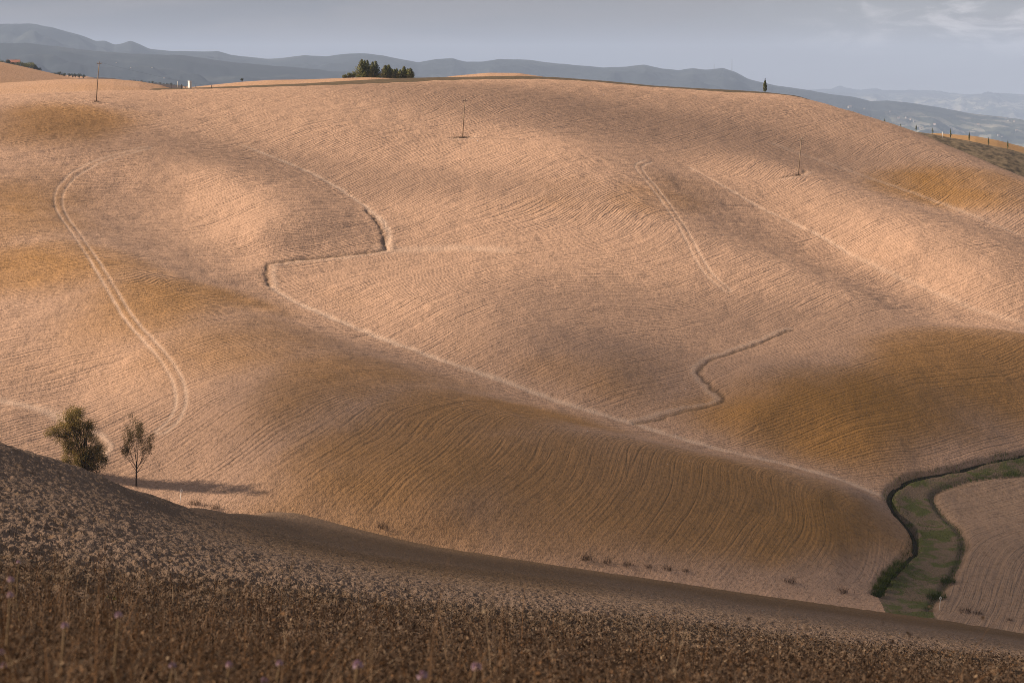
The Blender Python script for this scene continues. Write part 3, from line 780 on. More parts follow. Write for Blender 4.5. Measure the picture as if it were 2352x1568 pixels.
def thin_tree():
    B = on_hill(313, 1118); s = B.y / F
    root = empty('broadleaf_tree', B)
    tag(root, 'slim nearly bare tree with sparse rusty leaves and an upright forked trunk', 'tree')
    mb = MB(); tips = []; rg = random.Random(12)
    def grow(p, d, L, r, lev):
        pts = [p]; rad = [r]
        for k in range(4):
            d = (d + Vector((rg.uniform(-.1,.1), rg.uniform(-.1,.1), .06 + .03 * lev))).normalized()
            pts.append(pts[-1] + d * L / 4); rad.append(r * (1 - .17 * (k + 1)))
        mb.tube(pts, rad, 5 if lev < 2 else 3, False)
        if lev >= 4: tips.append(pts[-1]); tips.append(pts[2]); return
        for k in range(4 if lev < 3 else 3):
            i = rg.choice([2, 3, 4]) if k else 4
            a = rg.uniform(0, 2 * math.pi); sp = rg.uniform(.35, .62) if k else .12
            nd = (d + Vector((math.cos(a) * sp, math.sin(a) * sp, 0))).normalized()
            grow(pts[i], nd, L * rg.uniform(.55, .72), max(rad[i] * .66, .006), lev + 1)
        if lev >= 2: tips.append(pts[-1])
    mb.tube([(0,0,-.5),(0.02,0,.8),(.05,0,2.0),(.1,.02,3.0)], [.13,.11,.095,.085], 7)
    for k, (dx, dz, L) in enumerate(((.02,1,2.0),(.5,1,2.3),(-.42,1,2.1),(.72,1,1.9),(-.65,.9,1.7),(.25,1,2.6),(-.15,1,2.7),(.85,.75,1.5),(-.8,.7,1.3))):
        h = (2.6, 2.1, 2.3, 1.7, 2.0, 2.7, 3.0, 2.3, 2.6)[k]
        grow(Vector((.05 + .02 * k / 9, 0, h)), Vector((dx, rg.uniform(-.5, .5), dz)).normalized(), L, .05, 1 if k < 7 else 2)
    mb.build('trunk', dark_bark, root, True)
    T = np.array([tuple(t) for t in tips])
    C = np.repeat(T, 14, 0) + RNG.normal(size=(len(T) * 14, 3)) * .17
    keep = RNG.random(len(C)) < .62; C = C[keep]
    leaves('crown', C, RNG.uniform(.08, .14, len(C)), leaf_rust, root, RNG.random(len(C)))
dense_tree(); thin_tree()

# ------------------------------------------------------------------ utility poles
wood = simple('weathered_pole', (0.30, 0.21, 0.14), scale=4, vary=.2, bump=.3)
ceram = simple('insulator_glaze', (0.42, 0.36, 0.3), rough=.35)
def pole(u, v, u2, v2, label):
    B = on_hill(u, v); T = at(u2, v2, B.y); d = T - B
    root = empty('utility_pole', B); tag(root, label, 'utility pole', 'wooden poles crossing the ploughed hill')
    mb = MB(); mb.tube([(0,0,-1) , d * .5, d], [.115,.10,.08], 8); mb.build('shaft', wood, root, True)
    mb = MB(); mb.box((d.x, d.y - .14, d.z - .35), (.95, .1, .12)); arm = mb.build('crossarm', wood, root)
    for k in (-.4, .4):
        mb = MB(); mb.tube([(d.x + k, d.y - .14, d.z - .29), (d.x + k, d.y - .14, d.z - .16), (d.x + k, d.y - .14, d.z - .05)], [.035,.07,.045], 6); mb.build('insulator', ceram, arm, True)
    mb = MB(); mb.tube([(d.x, d.y, d.z), (d.x, d.y, d.z + .16), (d.x, d.y, d.z + .3)], [.04,.07,.045], 6); mb.build('insulator', ceram, root, True)
    return root
pole(220, 233, 228, 143, 'wooden pole on the ochre knoll, standing out against the blue mountains')
pole(1062, 315, 1068, 228, 'slender wooden pole in the middle of the upper ploughed slope')
pole(1833, 402, 1841, 319, 'wooden pole on the right-hand ploughed ridge')

cable_m = simple('cable_grey', (0.05, 0.05, 0.055), vary=.05)
def cable(A, B, sag, label):
    mb = MB(); n = 24
    mb.tube([A.lerp(B, k / n) - Vector((0, 0, 4 * sag * (k / n) * (1 - k / n))) - A for k in range(n + 1)], [.011] * (n + 1), 4)
    o = mb.build('power_cable', cable_m); o.location = A; tag(o, label, 'cable', 'cables between the poles')
p1, p2, p3 = on_hill(220, 233).y, on_hill(1062, 315).y, on_hill(1833, 402).y
cable(at(228, 143, p1), at(1068, 228, p2), 3.2, 'thin sagging cable from the pole on the ochre knoll to the middle pole')
cable(at(1068, 228, p2), at(1841, 319, p3), 3.0, 'thin sagging cable from the middle pole to the right-hand pole')

# ------------------------------------------------------------------ marker posts by the field edge
white = simple('white_paint', (0.78, 0.74, 0.68), vary=.08, dark=.85)
black = simple('black_paint', (0.03, 0.03, 0.03), vary=.05)
def marker(u, v, u2, v2, label):
    p = on_hill(u, v); T = at(u2, v2, p.y); d = T - p
    root = empty('marker_post', p); tag(root, label, 'marker post', 'white marker posts at the field edge')
    mb = MB(); mb.tube([(0,0,-.4), d * .96], [.034,.03], 8); mb.build('post', white, root, True)
    mb = MB(); mb.box((d.x, d.y - .05, d.z - .05), (.30, .03, .24)); pl = mb.build('plate', white, root)
    mb = MB(); mb.box((d.x + .02, d.y - .069, d.z - .05), (.05, .006, .12)); mb.build('plate_mark', black, pl)
    mb = MB(); mb.tube([(d.x, d.y - .02, d.z + .07), (d.x + .01, d.y - .02, d.z + .19)], [.028,.012], 6); mb.build('cap', white, root, True)
marker(412.5, 1156, 416.6, 1125, 'white marker post with a small plate near the slim bare tree')
marker(2158, 1398, 2160, 1372, 'white marker post with a small plate beside the mouth of the grass strip')

# ------------------------------------------------------------------ grass and weeds
def blades(name, P, H, W, lean, mat, tint, parent=None, rng=RNG, seg=3):
    """P (n,3) roots; bent ribbons"""
    n = len(P); az = rng.uniform(0, 2 * np.pi, n); fa = rng.uniform(0, 2 * np.pi, n)
    ld = np.c_[np.cos(az), np.sin(az)] * lean[:, None] * H[:, None]
    w = np.c_[np.cos(fa), np.sin(fa)] * W[:, None] * .5
    V = np.empty((n, (seg + 1) * 2, 3))
    for k in range(seg + 1):
        t = k / seg; c = P + np.c_[ld * t * t, H * t * (1 - .15 * t * lean)]
        ww = w * (1 - .8 * t)
        V[:, 2 * k] = c - np.c_[ww, np.zeros(n)]; V[:, 2 * k + 1] = c + np.c_[ww, np.zeros(n)]
    nv = (seg + 1) * 2; base = (np.arange(n) * nv)[:, None, None]
    f = np.array([[2 * k, 2 * k + 1, 2 * k + 3, 2 * k + 2] for k in range(seg)])[None]
    return mesh_np(name, V.reshape(-1, 3), (base + f).reshape(-1, 4), mat, parent, smooth=False, attrs={'tint': np.repeat(np.clip(tint, 0, 1), nv)})

dry = tint_mat('dry_stems', [(0, (0.035, 0.022, 0.014)), (.35, (0.075, 0.042, 0.024)), (.6, (0.13, 0.085, 0.055)), (.8, (0.17, 0.08, 0.032)), (1, (0.33, 0.23, 0.145))], trans=.15)
green_reed = tint_mat('green_reeds', [(0, (0.02, 0.028, 0.008)), (.5, (0.06, 0.085, 0.015)), (1, (0.16, 0.16, 0.04))], trans=.2)

VERGE = [(-200,1270),(0,1290),(150,1300),(300,1325),(600,1352),(900,1388),(1200,1408),(1500,1428),(1750,1455),(2000,1492),(2352,1522),(2600,1550)]
vx = []; vy = []
for u, v in VERGE:
    p = near_pt(u, v, hi=90); vx.append(p.x / p.y); vy.append(p.y)
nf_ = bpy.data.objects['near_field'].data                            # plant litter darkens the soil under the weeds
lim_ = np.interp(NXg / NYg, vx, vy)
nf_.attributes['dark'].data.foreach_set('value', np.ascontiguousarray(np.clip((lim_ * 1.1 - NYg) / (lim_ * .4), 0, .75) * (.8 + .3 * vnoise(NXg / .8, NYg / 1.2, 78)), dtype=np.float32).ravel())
def verge_pts(n, ymin=4.8, spread=1.0):
    xh = RNG.uniform(-.262, .262, n * 2); lim = np.interp(xh, vx, vy) * spread
    Y = ymin * np.exp(RNG.random(n * 2) ** .8 * np.log(lim / ymin))
    fade = RNG.random(n * 2) < np.clip((lim * 1.05 - Y) / (lim * .35), .04, 1)
    patch = vnoise(xh * Y / 1.7, Y / 2.6, 77) * .5 + .5
    k = fade & (RNG.random(n * 2) < .35 + .65 * patch)
    X, Y = (xh * Y)[k][:n], Y[k][:n]
    return np.c_[X, Y, near_z(X, Y) - .02]
P = verge_pts(62000)
rust = np.clip(.5 - P[:, 0] / P[:, 1] / .35 + .5 * vnoise(P[:, 0] / 1.2, P[:, 1] / 1.6, 81), 0, 1)
tn = np.where(RNG.random(len(P)) < .25 + .4 * rust, RNG.normal(.74, .10, len(P)), RNG.normal(.33, .3, len(P)))
hh = (RNG.gamma(3, .022, len(P)) + .03) * np.where(RNG.random(len(P)) < .06, 2.2, 1.0) * (.75 + .5 * rust)
tag(blades('dry_grass', P, hh, RNG.uniform(.0022, .0055, len(P)) * (1 + P[:, 1] / 26), RNG.random(len(P)) ** 1.6 * 1.2 + .03, dry, tn), 'brown dried grass covering the verge in the foreground', 'dry grass', kind='stuff')
P = verge_pts(42000)
Ps = np.repeat(P, 4, 0) + RNG.normal(size=(len(P) * 4, 3)) * np.array([.07, .07, .02]) + np.array([0, 0, .03])
Ps[:, 2] += RNG.gamma(2., .03, len(Ps))
o = leaves('dead_weed_leaves', Ps, RNG.uniform(.008, .024, len(Ps)) * (.6 + Ps[:, 1] / 34), dry, None, np.clip(np.where(RNG.random(len(Ps)) < .04, RNG.normal(.85, .1, len(Ps)), RNG.normal(.36, .24, len(Ps))), 0, 1))
tag(o, 'withered weed leaves and seed heads among the foreground dry grass', 'weeds', kind='stuff')

def tuft(loc, h, w, n, mat, label, group, name='weed_tuft', cat='weed', lo=.1, hi=.7, leafy=0):
    root_p = np.array(loc); qa, qr = RNG.uniform(0, 6.283, n), np.sqrt(RNG.random(n)) * w * .5; q = np.c_[np.cos(qa) * qr, np.sin(qa) * qr]
    P = np.c_[q + root_p[:2], np.full(n, root_p[2] - .05)]
    H = h * RNG.uniform(.4, 1, n)
    o = blades(name, P - root_p, H, RNG.uniform(.02, .05, n) * max(h, .5), RNG.uniform(.1, .9, n), mat, RNG.uniform(lo, hi, n))
    o.location = loc
    return tag(o, label, cat, group)
TUFTS = [(447,1158,1.0,'low dark weed clump just right of the left marker post'),(493,1167,.8,'second dark weed clump right of the left marker post'),(470,1163,.5,'tiny weed tuft between the two clumps beside the left marker post'),
 (620,1181,.7,'ragged weed tuft where the pale field edge starts'),(636,1184,.7,'ragged weed tuft at the right end of the dark weeds on the pale field edge'),(735,1199,.6,'small weed tuft on the upper edge of the dark band'),
 (880,1212,.9,'dark round weed clump on the edge of the dark band'),(1345,1284,1.0,'tall weed at the left end of the weedy bank'),(1395,1291,.7,'weed tuft on the weedy bank, second from its left end'),(1440,1297,.8,'weed tuft in the left half of the weedy bank'),(1490,1302,.7,'weed tuft in the middle of the weedy bank'),(1535,1308,.8,'weed tuft in the right half of the weedy bank'),(1575,1312,.6,'weed tuft at the right end of the weedy bank'),
 (1815,1337,1.0,'brown weed clump alone on the pale bank left of the grass strip'),(1935,1360,.9,'brown weed clump nearest the grass strip mouth'),(2215,1404,1.0,'brown weed clump right of the right marker post'),(2245,1409,.7,'smaller weed clump beyond the one right of the marker post'),(2320,1424,.5,'faint weed tuft near the right end of the field edge')]
for u, v, h, lab in TUFTS:
    tuft(on_hill(u, v), h, 1.6 * h, 90, dry, lab, 'weeds along the field edge', lo=.0, hi=.55)
for u, v, lab in ((220,234,'dark weeds round the foot of the pole on the ochre knoll'),(1062,316,'dark weeds round the foot of the middle pole'),(1831,403,'dark weeds round the foot of the right-hand pole')):
    tuft(on_hill(u, v), .45, 1.7, 260, dry, lab, 'weeds at the pole feet', lo=0, hi=.35)
# rough weeds along the field edge and the ditch
E = line([(430,1154),(500,1168),(560,1175),(640,1184)], 12)
E2 = line([(1345,1284),(1450,1298),(1580,1313),(1700,1326),(1830,1341),(1960,1361),(2010,1368)], 12)
E4 = line([(700,1201),(1000,1241),(1400,1300),(1800,1357),(2010,1383)], 12)
E3 = line([(2170,1400),(2250,1411),(2352,1425)], 12)
PP = []
for L, dn in ((E, 16), (E2, 9), (E3, 7), (E4, 6)):
    for a, b in zip(L[:-1], L[1:]):
        m = int(np.hypot(*(b - a)) * dn); t = RNG.random(m)[:, None]
        PP.append(a + (b - a) * t + RNG.normal(size=(m, 2)) * .5)
PP = np.vstack(PP); PP = np.c_[PP, HILL(PP[:, 0], PP[:, 1]) - .05]
tag(blades('edge_grass', PP, RNG.gamma(3, .08, len(PP)), RNG.uniform(.02, .05, len(PP)), RNG.uniform(.1, .8, len(PP)), dry, RNG.normal(.35, .25, len(PP))), 'thin dry grass along the far edge of the dark field', 'dry grass', kind='stuff')
PP = []
for L, dn, off in ((ditch_l, 24, -.6), (ditch_l, 16, .7), (mead_l, 22, -.3)):
    for a, b in zip(L[:-1], L[1:]):
        l = np.hypot(*(b - a)); nrm = np.array([-(b - a)[1], (b - a)[0]]) / l
        m = int(l * dn); t = RNG.random(m)[:, None]
        PP.append(a + (b - a) * t + nrm * off + RNG.normal(size=(m, 2)) * .35)
PP = np.vstack(PP); PP = np.c_[PP, HILL(PP[:, 0], PP[:, 1]) - .15]
tag(blades('bank_grass', PP, RNG.gamma(3, .07, len(PP)) * (1 + 1.8 * np.clip(vnoise(PP[:, 0] / 3, PP[:, 1] / 3, 93), 0, 1)), RNG.uniform(.02, .05, len(PP)), RNG.uniform(.1, .9, len(PP)), green_reed, RNG.normal(.3, .25, len(PP))), 'dark rough grass on the banks of the winding ditch', 'grass', kind='stuff')
mm = meadow & (np.abs(GX / GY) < .25)
mi = np.argwhere(mm); sel = mi[RNG.integers(0, len(mi), 26000)]
MPs = np.c_[GX[sel[:, 0], sel[:, 1]] + RNG.uniform(-.25, .25, len(sel)), GY[sel[:, 0], sel[:, 1]] + RNG.uniform(-.25, .25, len(sel)), GZ2[sel[:, 0], sel[:, 1]] - .05]
gp = vnoise(MPs[:, 0] / 4, MPs[:, 1] / 5, 91)
MPs = MPs[gp > -.05 - .4 * RNG.random(len(gp))]
tag(blades('meadow_grass', MPs, RNG.gamma(3, .05, len(MPs)), RNG.uniform(.02, .05, len(MPs)), RNG.uniform(.2, 1., len(MPs)), green_reed, RNG.normal(.5, .2, len(MPs))), 'patchy green grass on the winding strip beside the ditch', 'grass', kind='stuff')
SHR = [(2020,1352,'bright green reed clump at the near end of the ditch'),(2030,1338,'green reed clump second from the near end of the ditch'),(2042,1322,'green reed clump in the middle of the reeds by the ditch'),(2054,1308,'olive reed clump second from the far end of the reeds'),(2068,1296,'yellowish reed clump at the far end of the reeds by the ditch'),(2016,1366,'dark reed clump at the ditch mouth, next to the field edge'),
 (2150,1372,'dark shrub on the right bank, above the right marker post'),(2178,1336,'dark shrub on the outer bend of the right bank')]
for u, v, lab in SHR:
    tuft(on_hill(u, v), random.uniform(.9, 1.4), random.uniform(1.7, 2.8), 300, green_reed, lab, 'reed clumps beside the ditch', 'reed_clump', 'reeds', lo=.1 if 'dark' in lab else .3, hi=.5 if 'dark' in lab else .85)

# ------------------------------------------------------------------ foreground plants one can tell apart
lilac = simple('lilac_petals', (0.46, 0.31, 0.35), vary=.15, dark=.8)
stemm = simple('dry_stalk', (0.20, 0.13, 0.07), vary=.2)
def flower(u, v, label, r=.016):
    x, z = rays(u, v); Ys = np.linspace(5.5, 30, 300)
    hgt = float(z) * Ys - near_z(float(x) * Ys, Ys)
    i = int(np.argmin(np.abs(hgt - .38))); Y = Ys[i]
    H = Vector((float(x) * Y, Y, float(z) * Y)); g = float(near_z(np.array([H.x]), np.array([Y]))[0])
    root = empty('flower', (H.x, Y, g)); tag(root, label, 'flower', 'lilac flower heads in the dry verge')
    h = H.z - g; mb = MB(); mb.tube([(.02,0,-.03), (-.015,.01,h * .5), (0,0,h)], [.003,.0025,.002], 4); mb.build('stem', stemm, root)
    mb = MB(); rg = random.Random(int(u))
    for k in range(26):
        a = k * 2.4; e = math.asin(1 - 1.5 * (k + .5) / 26); d = Vector((math.cos(a) * math.cos(e), math.sin(a) * math.cos(e), math.sin(e)))
        t = d.orthogonal().normalized() * r * .34; c = Vector((0, 0, h)); b = d.cross(t)
        mb.add([c + d * r * .25, c + d * r * .8 + t, c + d * r * rg.uniform(.95, 1.15), c + d * r * .8 - t], [(0, 1, 2, 3)])
    mb.build('flower_head', lilac, root)
FLW = [(25,1331,'lilac flower head by the left edge, above the rusty grass'),(23,1366,'lilac flower head just under the one by the left edge'),(42,1290,'highest lilac flower head at the left, against pale clods'),(272,1412,'lilac flower head below the small green plant'),(149,1436,'pale lilac flower head in the rusty grass at left'),(4,1497,'lilac flower head cut by the left picture edge'),(8,1528,'lilac flower head low in the left corner'),
 (396,1527,'violet flower head near the bottom, left of a pale one'),(527,1526,'pale lilac flower head near the bottom, between two violet ones'),(642,1523,'small lilac flower head near the bottom left of centre'),(822,1526,'large lilac flower head near the bottom, left of centre'),(970,1551,'large lilac flower head almost on the bottom edge'),(1094,1531,'lilac flower head near the bottom, right of the large ones'),(608,1562,'lilac flower head on the bottom edge left of centre')]
for f in FLW: flower(*f, r=.013 if 'large' in f[2] else .009)
def stalk(u0, v0, u1, v1, label, br=7, seed=1, w=.003):
    w = w * .6; B = near_pt(u0, v0, hi=60); x, z = rays(u1, v1); T = Vector((float(x) * B.y, B.y, float(z) * B.y)) - B
    rg = random.Random(seed); mb = MB(); mb.tube([(0,0,-.04), T * .5 + Vector((rg.uniform(-.03,.03), 0, 0)), T], [w, w * .8, w * .4], 5)
    for k in range(br):
        t = rg.uniform(.35, .95); p = T * t; L = T.length * rg.uniform(.12, .3); a = rg.uniform(0, 6.28)
        q = p + Vector((math.cos(a) * L * .6, math.sin(a) * L * .6, L)); mb.tube([p, (p + q) / 2 + Vector((math.cos(a), math.sin(a), 0)) * L * .1, q], [w * .5, w * .4, w * .25], 4)
        mb.tube([q, q + Vector((0, 0, .012)), q + Vector((0, 0, .03))], [w * .6, w * 1.6, w * .4], 5)
    o = mb.build('dry_stalk', stemm, None); o.location = B
    tag(o, label, 'dry plant', 'tall dry stalks in the verge')
stalk(132,1340,150,1170,'tall pale dry stalk rising at left across the dark clods',3,1)
stalk(158,1345,172,1200,'reddish dry stalk beside the tall pale one at left',8,2)
stalk(0,1380,44,1330,'dark twig leaning in from the left picture edge',5,3,.006)
stalk(640,1420,672,1290,'dark branching dry plant standing left of centre',14,4,.004)
stalk(915,1440,918,1300,'brown spindly dry plant in the centre foreground',10,5,.004)
stalk(1140,1510,1132,1375,'straw-coloured bent stalk in the centre foreground',2,6)
stalk(365,1510,345,1400,'pale straw leaning left below the pale clods',2,7)
o = tuft(near_pt(247, 1384, hi=60), .10, .22, 70, green_reed, 'small bright green plant in the brown verge at left', None, 'green_plant', 'plant', .8, 1.)

# ------------------------------------------------------------------ trees on the crest
def conifer(u, vb, vt, wpx, Y, label, group, seed):
    rg = np.random.default_rng(seed)
    B = at(u, vb, Y); H = (vb - vt) * Y / F; R = wpx * Y / F
    root = empty('conifer', (B.x, B.y, B.z - .3)); tag(root, label, 'conifer', group)
    mb = MB(); mb.tube([(0,0,-.4),(0,0,H * .55),(0,0,H + .25)], [H * .022, H * .014, .012], 6)
    C, T, S = [], [], []
    for k in range(15):
        t = .06 + .9 * k / 14; r = 1.35 * R * (1 - t) ** .8 * rg.uniform(.8, 1.1) + .08; nb = 9 if t < .7 else 6; a0 = rg.uniform(0, 6.28)
        for j in range(nb):
            a = a0 + 6.283 * j / nb + rg.uniform(-.2, .2); rr = r * rg.uniform(.7, 1.1); d = np.array([math.cos(a), math.sin(a), 0])
            p0 = np.array([0, 0, H * t]); p1 = p0 + d * rr + np.array([0, 0, rr * .62])
            mb.tube([p0, (p0 + p1) / 2 - np.array([0, 0, rr * .1]), p1], [.016, .011, .005], 3, False)
            m = 9 + int(rr * 13); s = rg.uniform(.15, 1.05, m)[:, None]
            pts = p0 + (p1 - p0) * s - np.array([0, 0, 1]) * (rr * .16 * np.sin(s * 3.1)) + rg.normal(size=(m, 3)) * .06
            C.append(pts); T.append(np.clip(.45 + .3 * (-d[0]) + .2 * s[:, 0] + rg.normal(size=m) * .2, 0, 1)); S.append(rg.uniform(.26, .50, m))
    mb.build('trunk', dark_bark, root)
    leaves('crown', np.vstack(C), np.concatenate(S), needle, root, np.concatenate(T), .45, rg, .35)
def bush(u, vb, vt, wpx, Y, name, label, group, mat, seed, cat='bush', n=900, lift=0.0, lo=.1, hi=.9):
    rg = np.random.default_rng(seed)
    B = at(u, vb, Y); H = (vb - vt) * Y / F; R = wpx * Y / F
    root = empty(name, (B.x, B.y, B.z - .3)); tag(root, label, cat, group)
    mb = MB(); C, T = [], []
    for q in range(11):
        d = rg.normal(size=3); d[2] = abs(d[2]) * .8; d /= np.linalg.norm(d)
        c = np.array([d[0] * R * .55, d[1] * R * .55, H * (.30 + lift) + d[2] * H * .40])
        mb.tube([(0, 0, -.3), c * .5 + rg.normal(size=3) * R * .05, c], [max(.03 * H, .03), .02 * H, .008 * H], 5, False)
        m = n // 11; e = rg.normal(size=(m, 3)); e /= np.linalg.norm(e, axis=1)[:, None]
        P = c + e * rg.uniform(.5, 1.05, m)[:, None] * np.array([R * .42, R * .42, H * .27])
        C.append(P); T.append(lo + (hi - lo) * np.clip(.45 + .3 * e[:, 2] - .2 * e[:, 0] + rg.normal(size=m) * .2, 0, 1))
    mb.build('trunk', dark_bark, root)
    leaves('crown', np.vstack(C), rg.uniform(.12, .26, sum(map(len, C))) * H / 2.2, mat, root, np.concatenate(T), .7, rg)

def zc(zx, zy): return (800 + zx / 9.408) / 1.063, (120 + zy / 9.408) / 1.063
ORD = ['leftmost', 'second', 'third', 'fourth', 'fifth', 'sixth', 'seventh', 'eighth', 'ninth', 'tenth', 'eleventh', 'twelfth', 'thirteenth', 'rightmost']
CON = [(785,225,150),(850,240,80),(915,235,105),(1035,280,100),(1105,262,105),(1330,360,110),(1405,350,95),(1485,452,50),(1538,448,60),(1587,440,50),(1660,462,70),(1755,382,80),(1845,436,75),(1903,428,85)]
for i, (zx, zt, zr) in enumerate(CON):
    u, vt = zc(zx, zt); vb = zc(0, 655)[1] + 1.5
    lab = ('leftmost and broadest of the tall conifers in the hilltop clump' if i == 0 else 'rightmost conifer of the hilltop clump' if i == 13 else ORD[i] + ' conifer from the left in the hilltop clump')
    conifer(u, vb, vt, zr / 10.0, 730 + (i * 37 % 5), lab, 'conifers in the hilltop clump', 100 + i)
for i, (zx, zt, zr, lab) in enumerate([(385,545,55,'yellow-green bush at the left end of the hilltop clump'),(470,495,65,'rounded yellow-green bush, second from the left end of the hilltop clump'),(580,470,75,'light green bush at the foot of the broadest conifer'),(700,545,60,'olive bush below the tall conifers of the hilltop clump'),(840,500,65,'ochre-tinged bush in front of the tall conifers'),(1180,570,60,'dark low bush in the gap between the two conifer groups'),(1990,625,40,'low dark bush trailing off the right end of the hilltop clump')]):
    u, vt = zc(zx, zt); vb = zc(0, 655)[1] + 1.5
    bush(u, vb, vt, zr / 8.0, 724 + i % 3, 'bush', lab, 'bushes in the hilltop clump', leaf_far, 130 + i, lo=.0 if 'dark' in lab else .35, hi=.5 if 'dark' in lab else 1.0)
bush(556, 184, 177, 4.5, 722, 'bush', 'single small dark bush on the skyline left of the hilltop clump', None, leaf_far, 150, lo=0, hi=.35)

def cypress(u, vb, vt, wpx, Y, label, group, seed, n=900):
    rg = np.random.default_rng(seed)
    B = at(u, vb, Y); H = (vb - vt) * Y / F; R = wpx * Y / F
    root = empty('cypress', (B.x, B.y, B.z)); tag(root, label, 'cypress', group)
    mb = MB(); mb.tube([(0,0,-.4),(0,0,H * .5),(0,0,H * .96)], [H * .018, H * .012, .01], 6); mb.build('trunk', dark_bark, root)
    t = rg.random(n) ** .8; prof = np.sin(np.clip(t * 1.02 + .10, 0, 1) ** .75 * np.pi) ** .7
    a = rg.uniform(0, 6.283, n); r = R * prof * rg.uniform(.55, 1.08, n) * (1 + .18 * np.sin(a * 3 + t * 9))
    C = np.c_[np.cos(a) * r, np.sin(a) * r, H * (.09 + .91 * t)]
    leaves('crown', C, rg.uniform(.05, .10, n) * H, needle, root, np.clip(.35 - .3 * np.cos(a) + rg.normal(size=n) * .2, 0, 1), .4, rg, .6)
cypress(1757, 213.5, 181, 4.0, 612, 'lone cypress with a bare foot on the skyline right of centre', None, 200, 1400)
ROW = [(2031.8,283,271.7),(2068.5,293,284.8),(2104.3,301,286.8),(2142,308.5,293.6),(2183.1,317,296),(2226,324.5,303.7),(2270.3,334,316.3),(2314.4,342.5,322)]
RL = ['first cypress of the row on the right crest, at its upper left end','second and shortest cypress of the row on the right crest','third cypress in the row on the right crest, against the plain','fourth cypress in the row on the right crest, just left of the white stake','fifth cypress in the row, just right of the white stake','sixth cypress in the row, against the ochre strip','seventh cypress in the row, second from the right end','last cypress of the row, nearest the right picture edge']
for i, (u, vb, vt) in enumerate(ROW): cypress(u, vb, vt, 1.9, 641, RL[i], 'row of young cypresses on the right crest', 210 + i, 420)

# ------------------------------------------------------------------ farmhouse, far trees, posts
tag(ridge('far_hill', [(-150,120),(0,146),(50,154),(90,163),(130,171),(200,176),(260,186),(330,192),(430,199),(520,206)], 1550, 200, 300, soil_far, 30, 60), kind='structure')
wallm = simple('farm_wall', (0.42, 0.34, 0.27), vary=.15, scale=.6); roofm = simple('clay_roof_tiles', (0.36, 0.15, 0.09), vary=.25, scale=1.2); glass = simple('dark_window', (0.03, 0.03, 0.035), rough=.3)
def house_parts(root, L, W, h, rh, wins=0, roof_m=None, wall_m=None):
    mb = MB(); mb.box((0, 0, h / 2), (L, W, h)); mb.add([(-L/2,-W/2,h),(-L/2,W/2,h),(-L/2,0,h+rh-.05),(L/2,-W/2,h),(L/2,W/2,h),(L/2,0,h+rh-.05)], [(0,2,1),(3,4,5)])
    wl = mb.build('wall', wall_m or wallm, root)
    e = .35; mb = MB(); t = .18
    for sg in (-1, 1):
        y0 = sg * (W / 2 + e); z0 = h - e * rh / (W / 2)
        mb.add([(-L/2-e,y0,z0),(L/2+e,y0,z0),(L/2+e,0,h+rh),(-L/2-e,0,h+rh),(-L/2-e,y0,z0+t),(L/2+e,y0,z0+t),(L/2+e,0,h+rh+t),(-L/2-e,0,h+rh+t)], [(0,1,2,3),(7,6,5,4),(0,4,5,1),(1,5,6,2),(3,7,4,0)])
    rf = mb.build('roof', roof_m or roofm, root)
    for k in range(wins):
        mb = MB(); mb.box((-L/2 + L * (k + .5) / wins, -W/2 - .02, h * .55), (.9, .08, 1.2)); mb.build('window', glass, root)
    return wl, rf
B = at(31, 149.5, 1530)
fh = empty('farmhouse', B, .15); tag(fh, 'farmhouse with a red tiled roof half hidden by trees at the upper left', 'farmhouse')
_, rf = house_parts(fh, 8.2, 6, 1.7, 1.5, 3)
mb = MB(); mb.box((1.6, .8, 3.2), (.6, .6, 1.2)); mb.build('chimney', wallm, rf)
FT = [(3,149,138,9,'rounded tree left of the farmhouse, at the picture edge','tree',.2,.8),(17,148,136,7,'tree with a dark pointed crown just left of the farmhouse','tree',0,.4),(30,151,143.5,9,'low hedge-like bush in front of the farmhouse','bush',.2,.8),(47,153,141,9,'green tree touching the right end of the farmhouse','tree',.2,.8),(57,156,143,10,'light green tree, second right of the farmhouse','tree',.4,1),(69,159,141.5,13,'large light green tree right of the farmhouse','tree',.45,1),(80,162,148,8,'green tree on the right flank of the large light green one','tree',.2,.7),(89,163,154,7,'small dark tree at the right end of the farmhouse trees','tree',0,.3)]
for i, (u, vb, vt, w, lab, cat, lo, hi) in enumerate(FT): bush(u, vb + 1, vt - 2, w * 1.25, 1510, 'bush' if cat == 'bush' else 'broadleaf_tree', lab, 'trees round the farmhouse', leaf_far, 300 + i, cat, 900, lo=lo, hi=hi)
DT = [(122,172,166,5),(129,173,165,5),(137,174,164,6),(147,176,165.5,6),(158,176,168,5),(166,176,168.5,5),(173,176,168,4),(182,177,167,6),(192,178,170,5)]
DL = ['first dark tree of the far row below the farmhouse slope','low dark tree, second in the far row','tall round tree, third in the far row','round tree beside the tallest one in the far row','low bush-like tree in the middle of the far row','small tree right of the middle of the far row','slight tree left of the green one in the far row','greenish tree near the right end of the far row','last low tree of the far row, above the dark hill']
for i, (u, vb, vt, w) in enumerate(DT): bush(u, vb, vt - 1.5, w * 1.3, 1380, 'broadleaf_tree', DL[i], 'far row of dark trees', leaf_far, 330 + i, 'tree', 500, lo=0, hi=.3)
for i in range(16):
    u = 300 + i * 8.4; vb = 184 + i * .95; h = [5,6,5,7,5,6,8,6,7,6,7,8,6,7,6,5][i]
    bush(u, vb + 2, vb - h + 2, 5.2, 1450, 'broadleaf_tree', 'small dark tree in the line of trees behind the stubble field', 'line of dark trees behind the stubble field', leaf_far, 350 + i, 'tree', 300, lo=0, hi=.3)
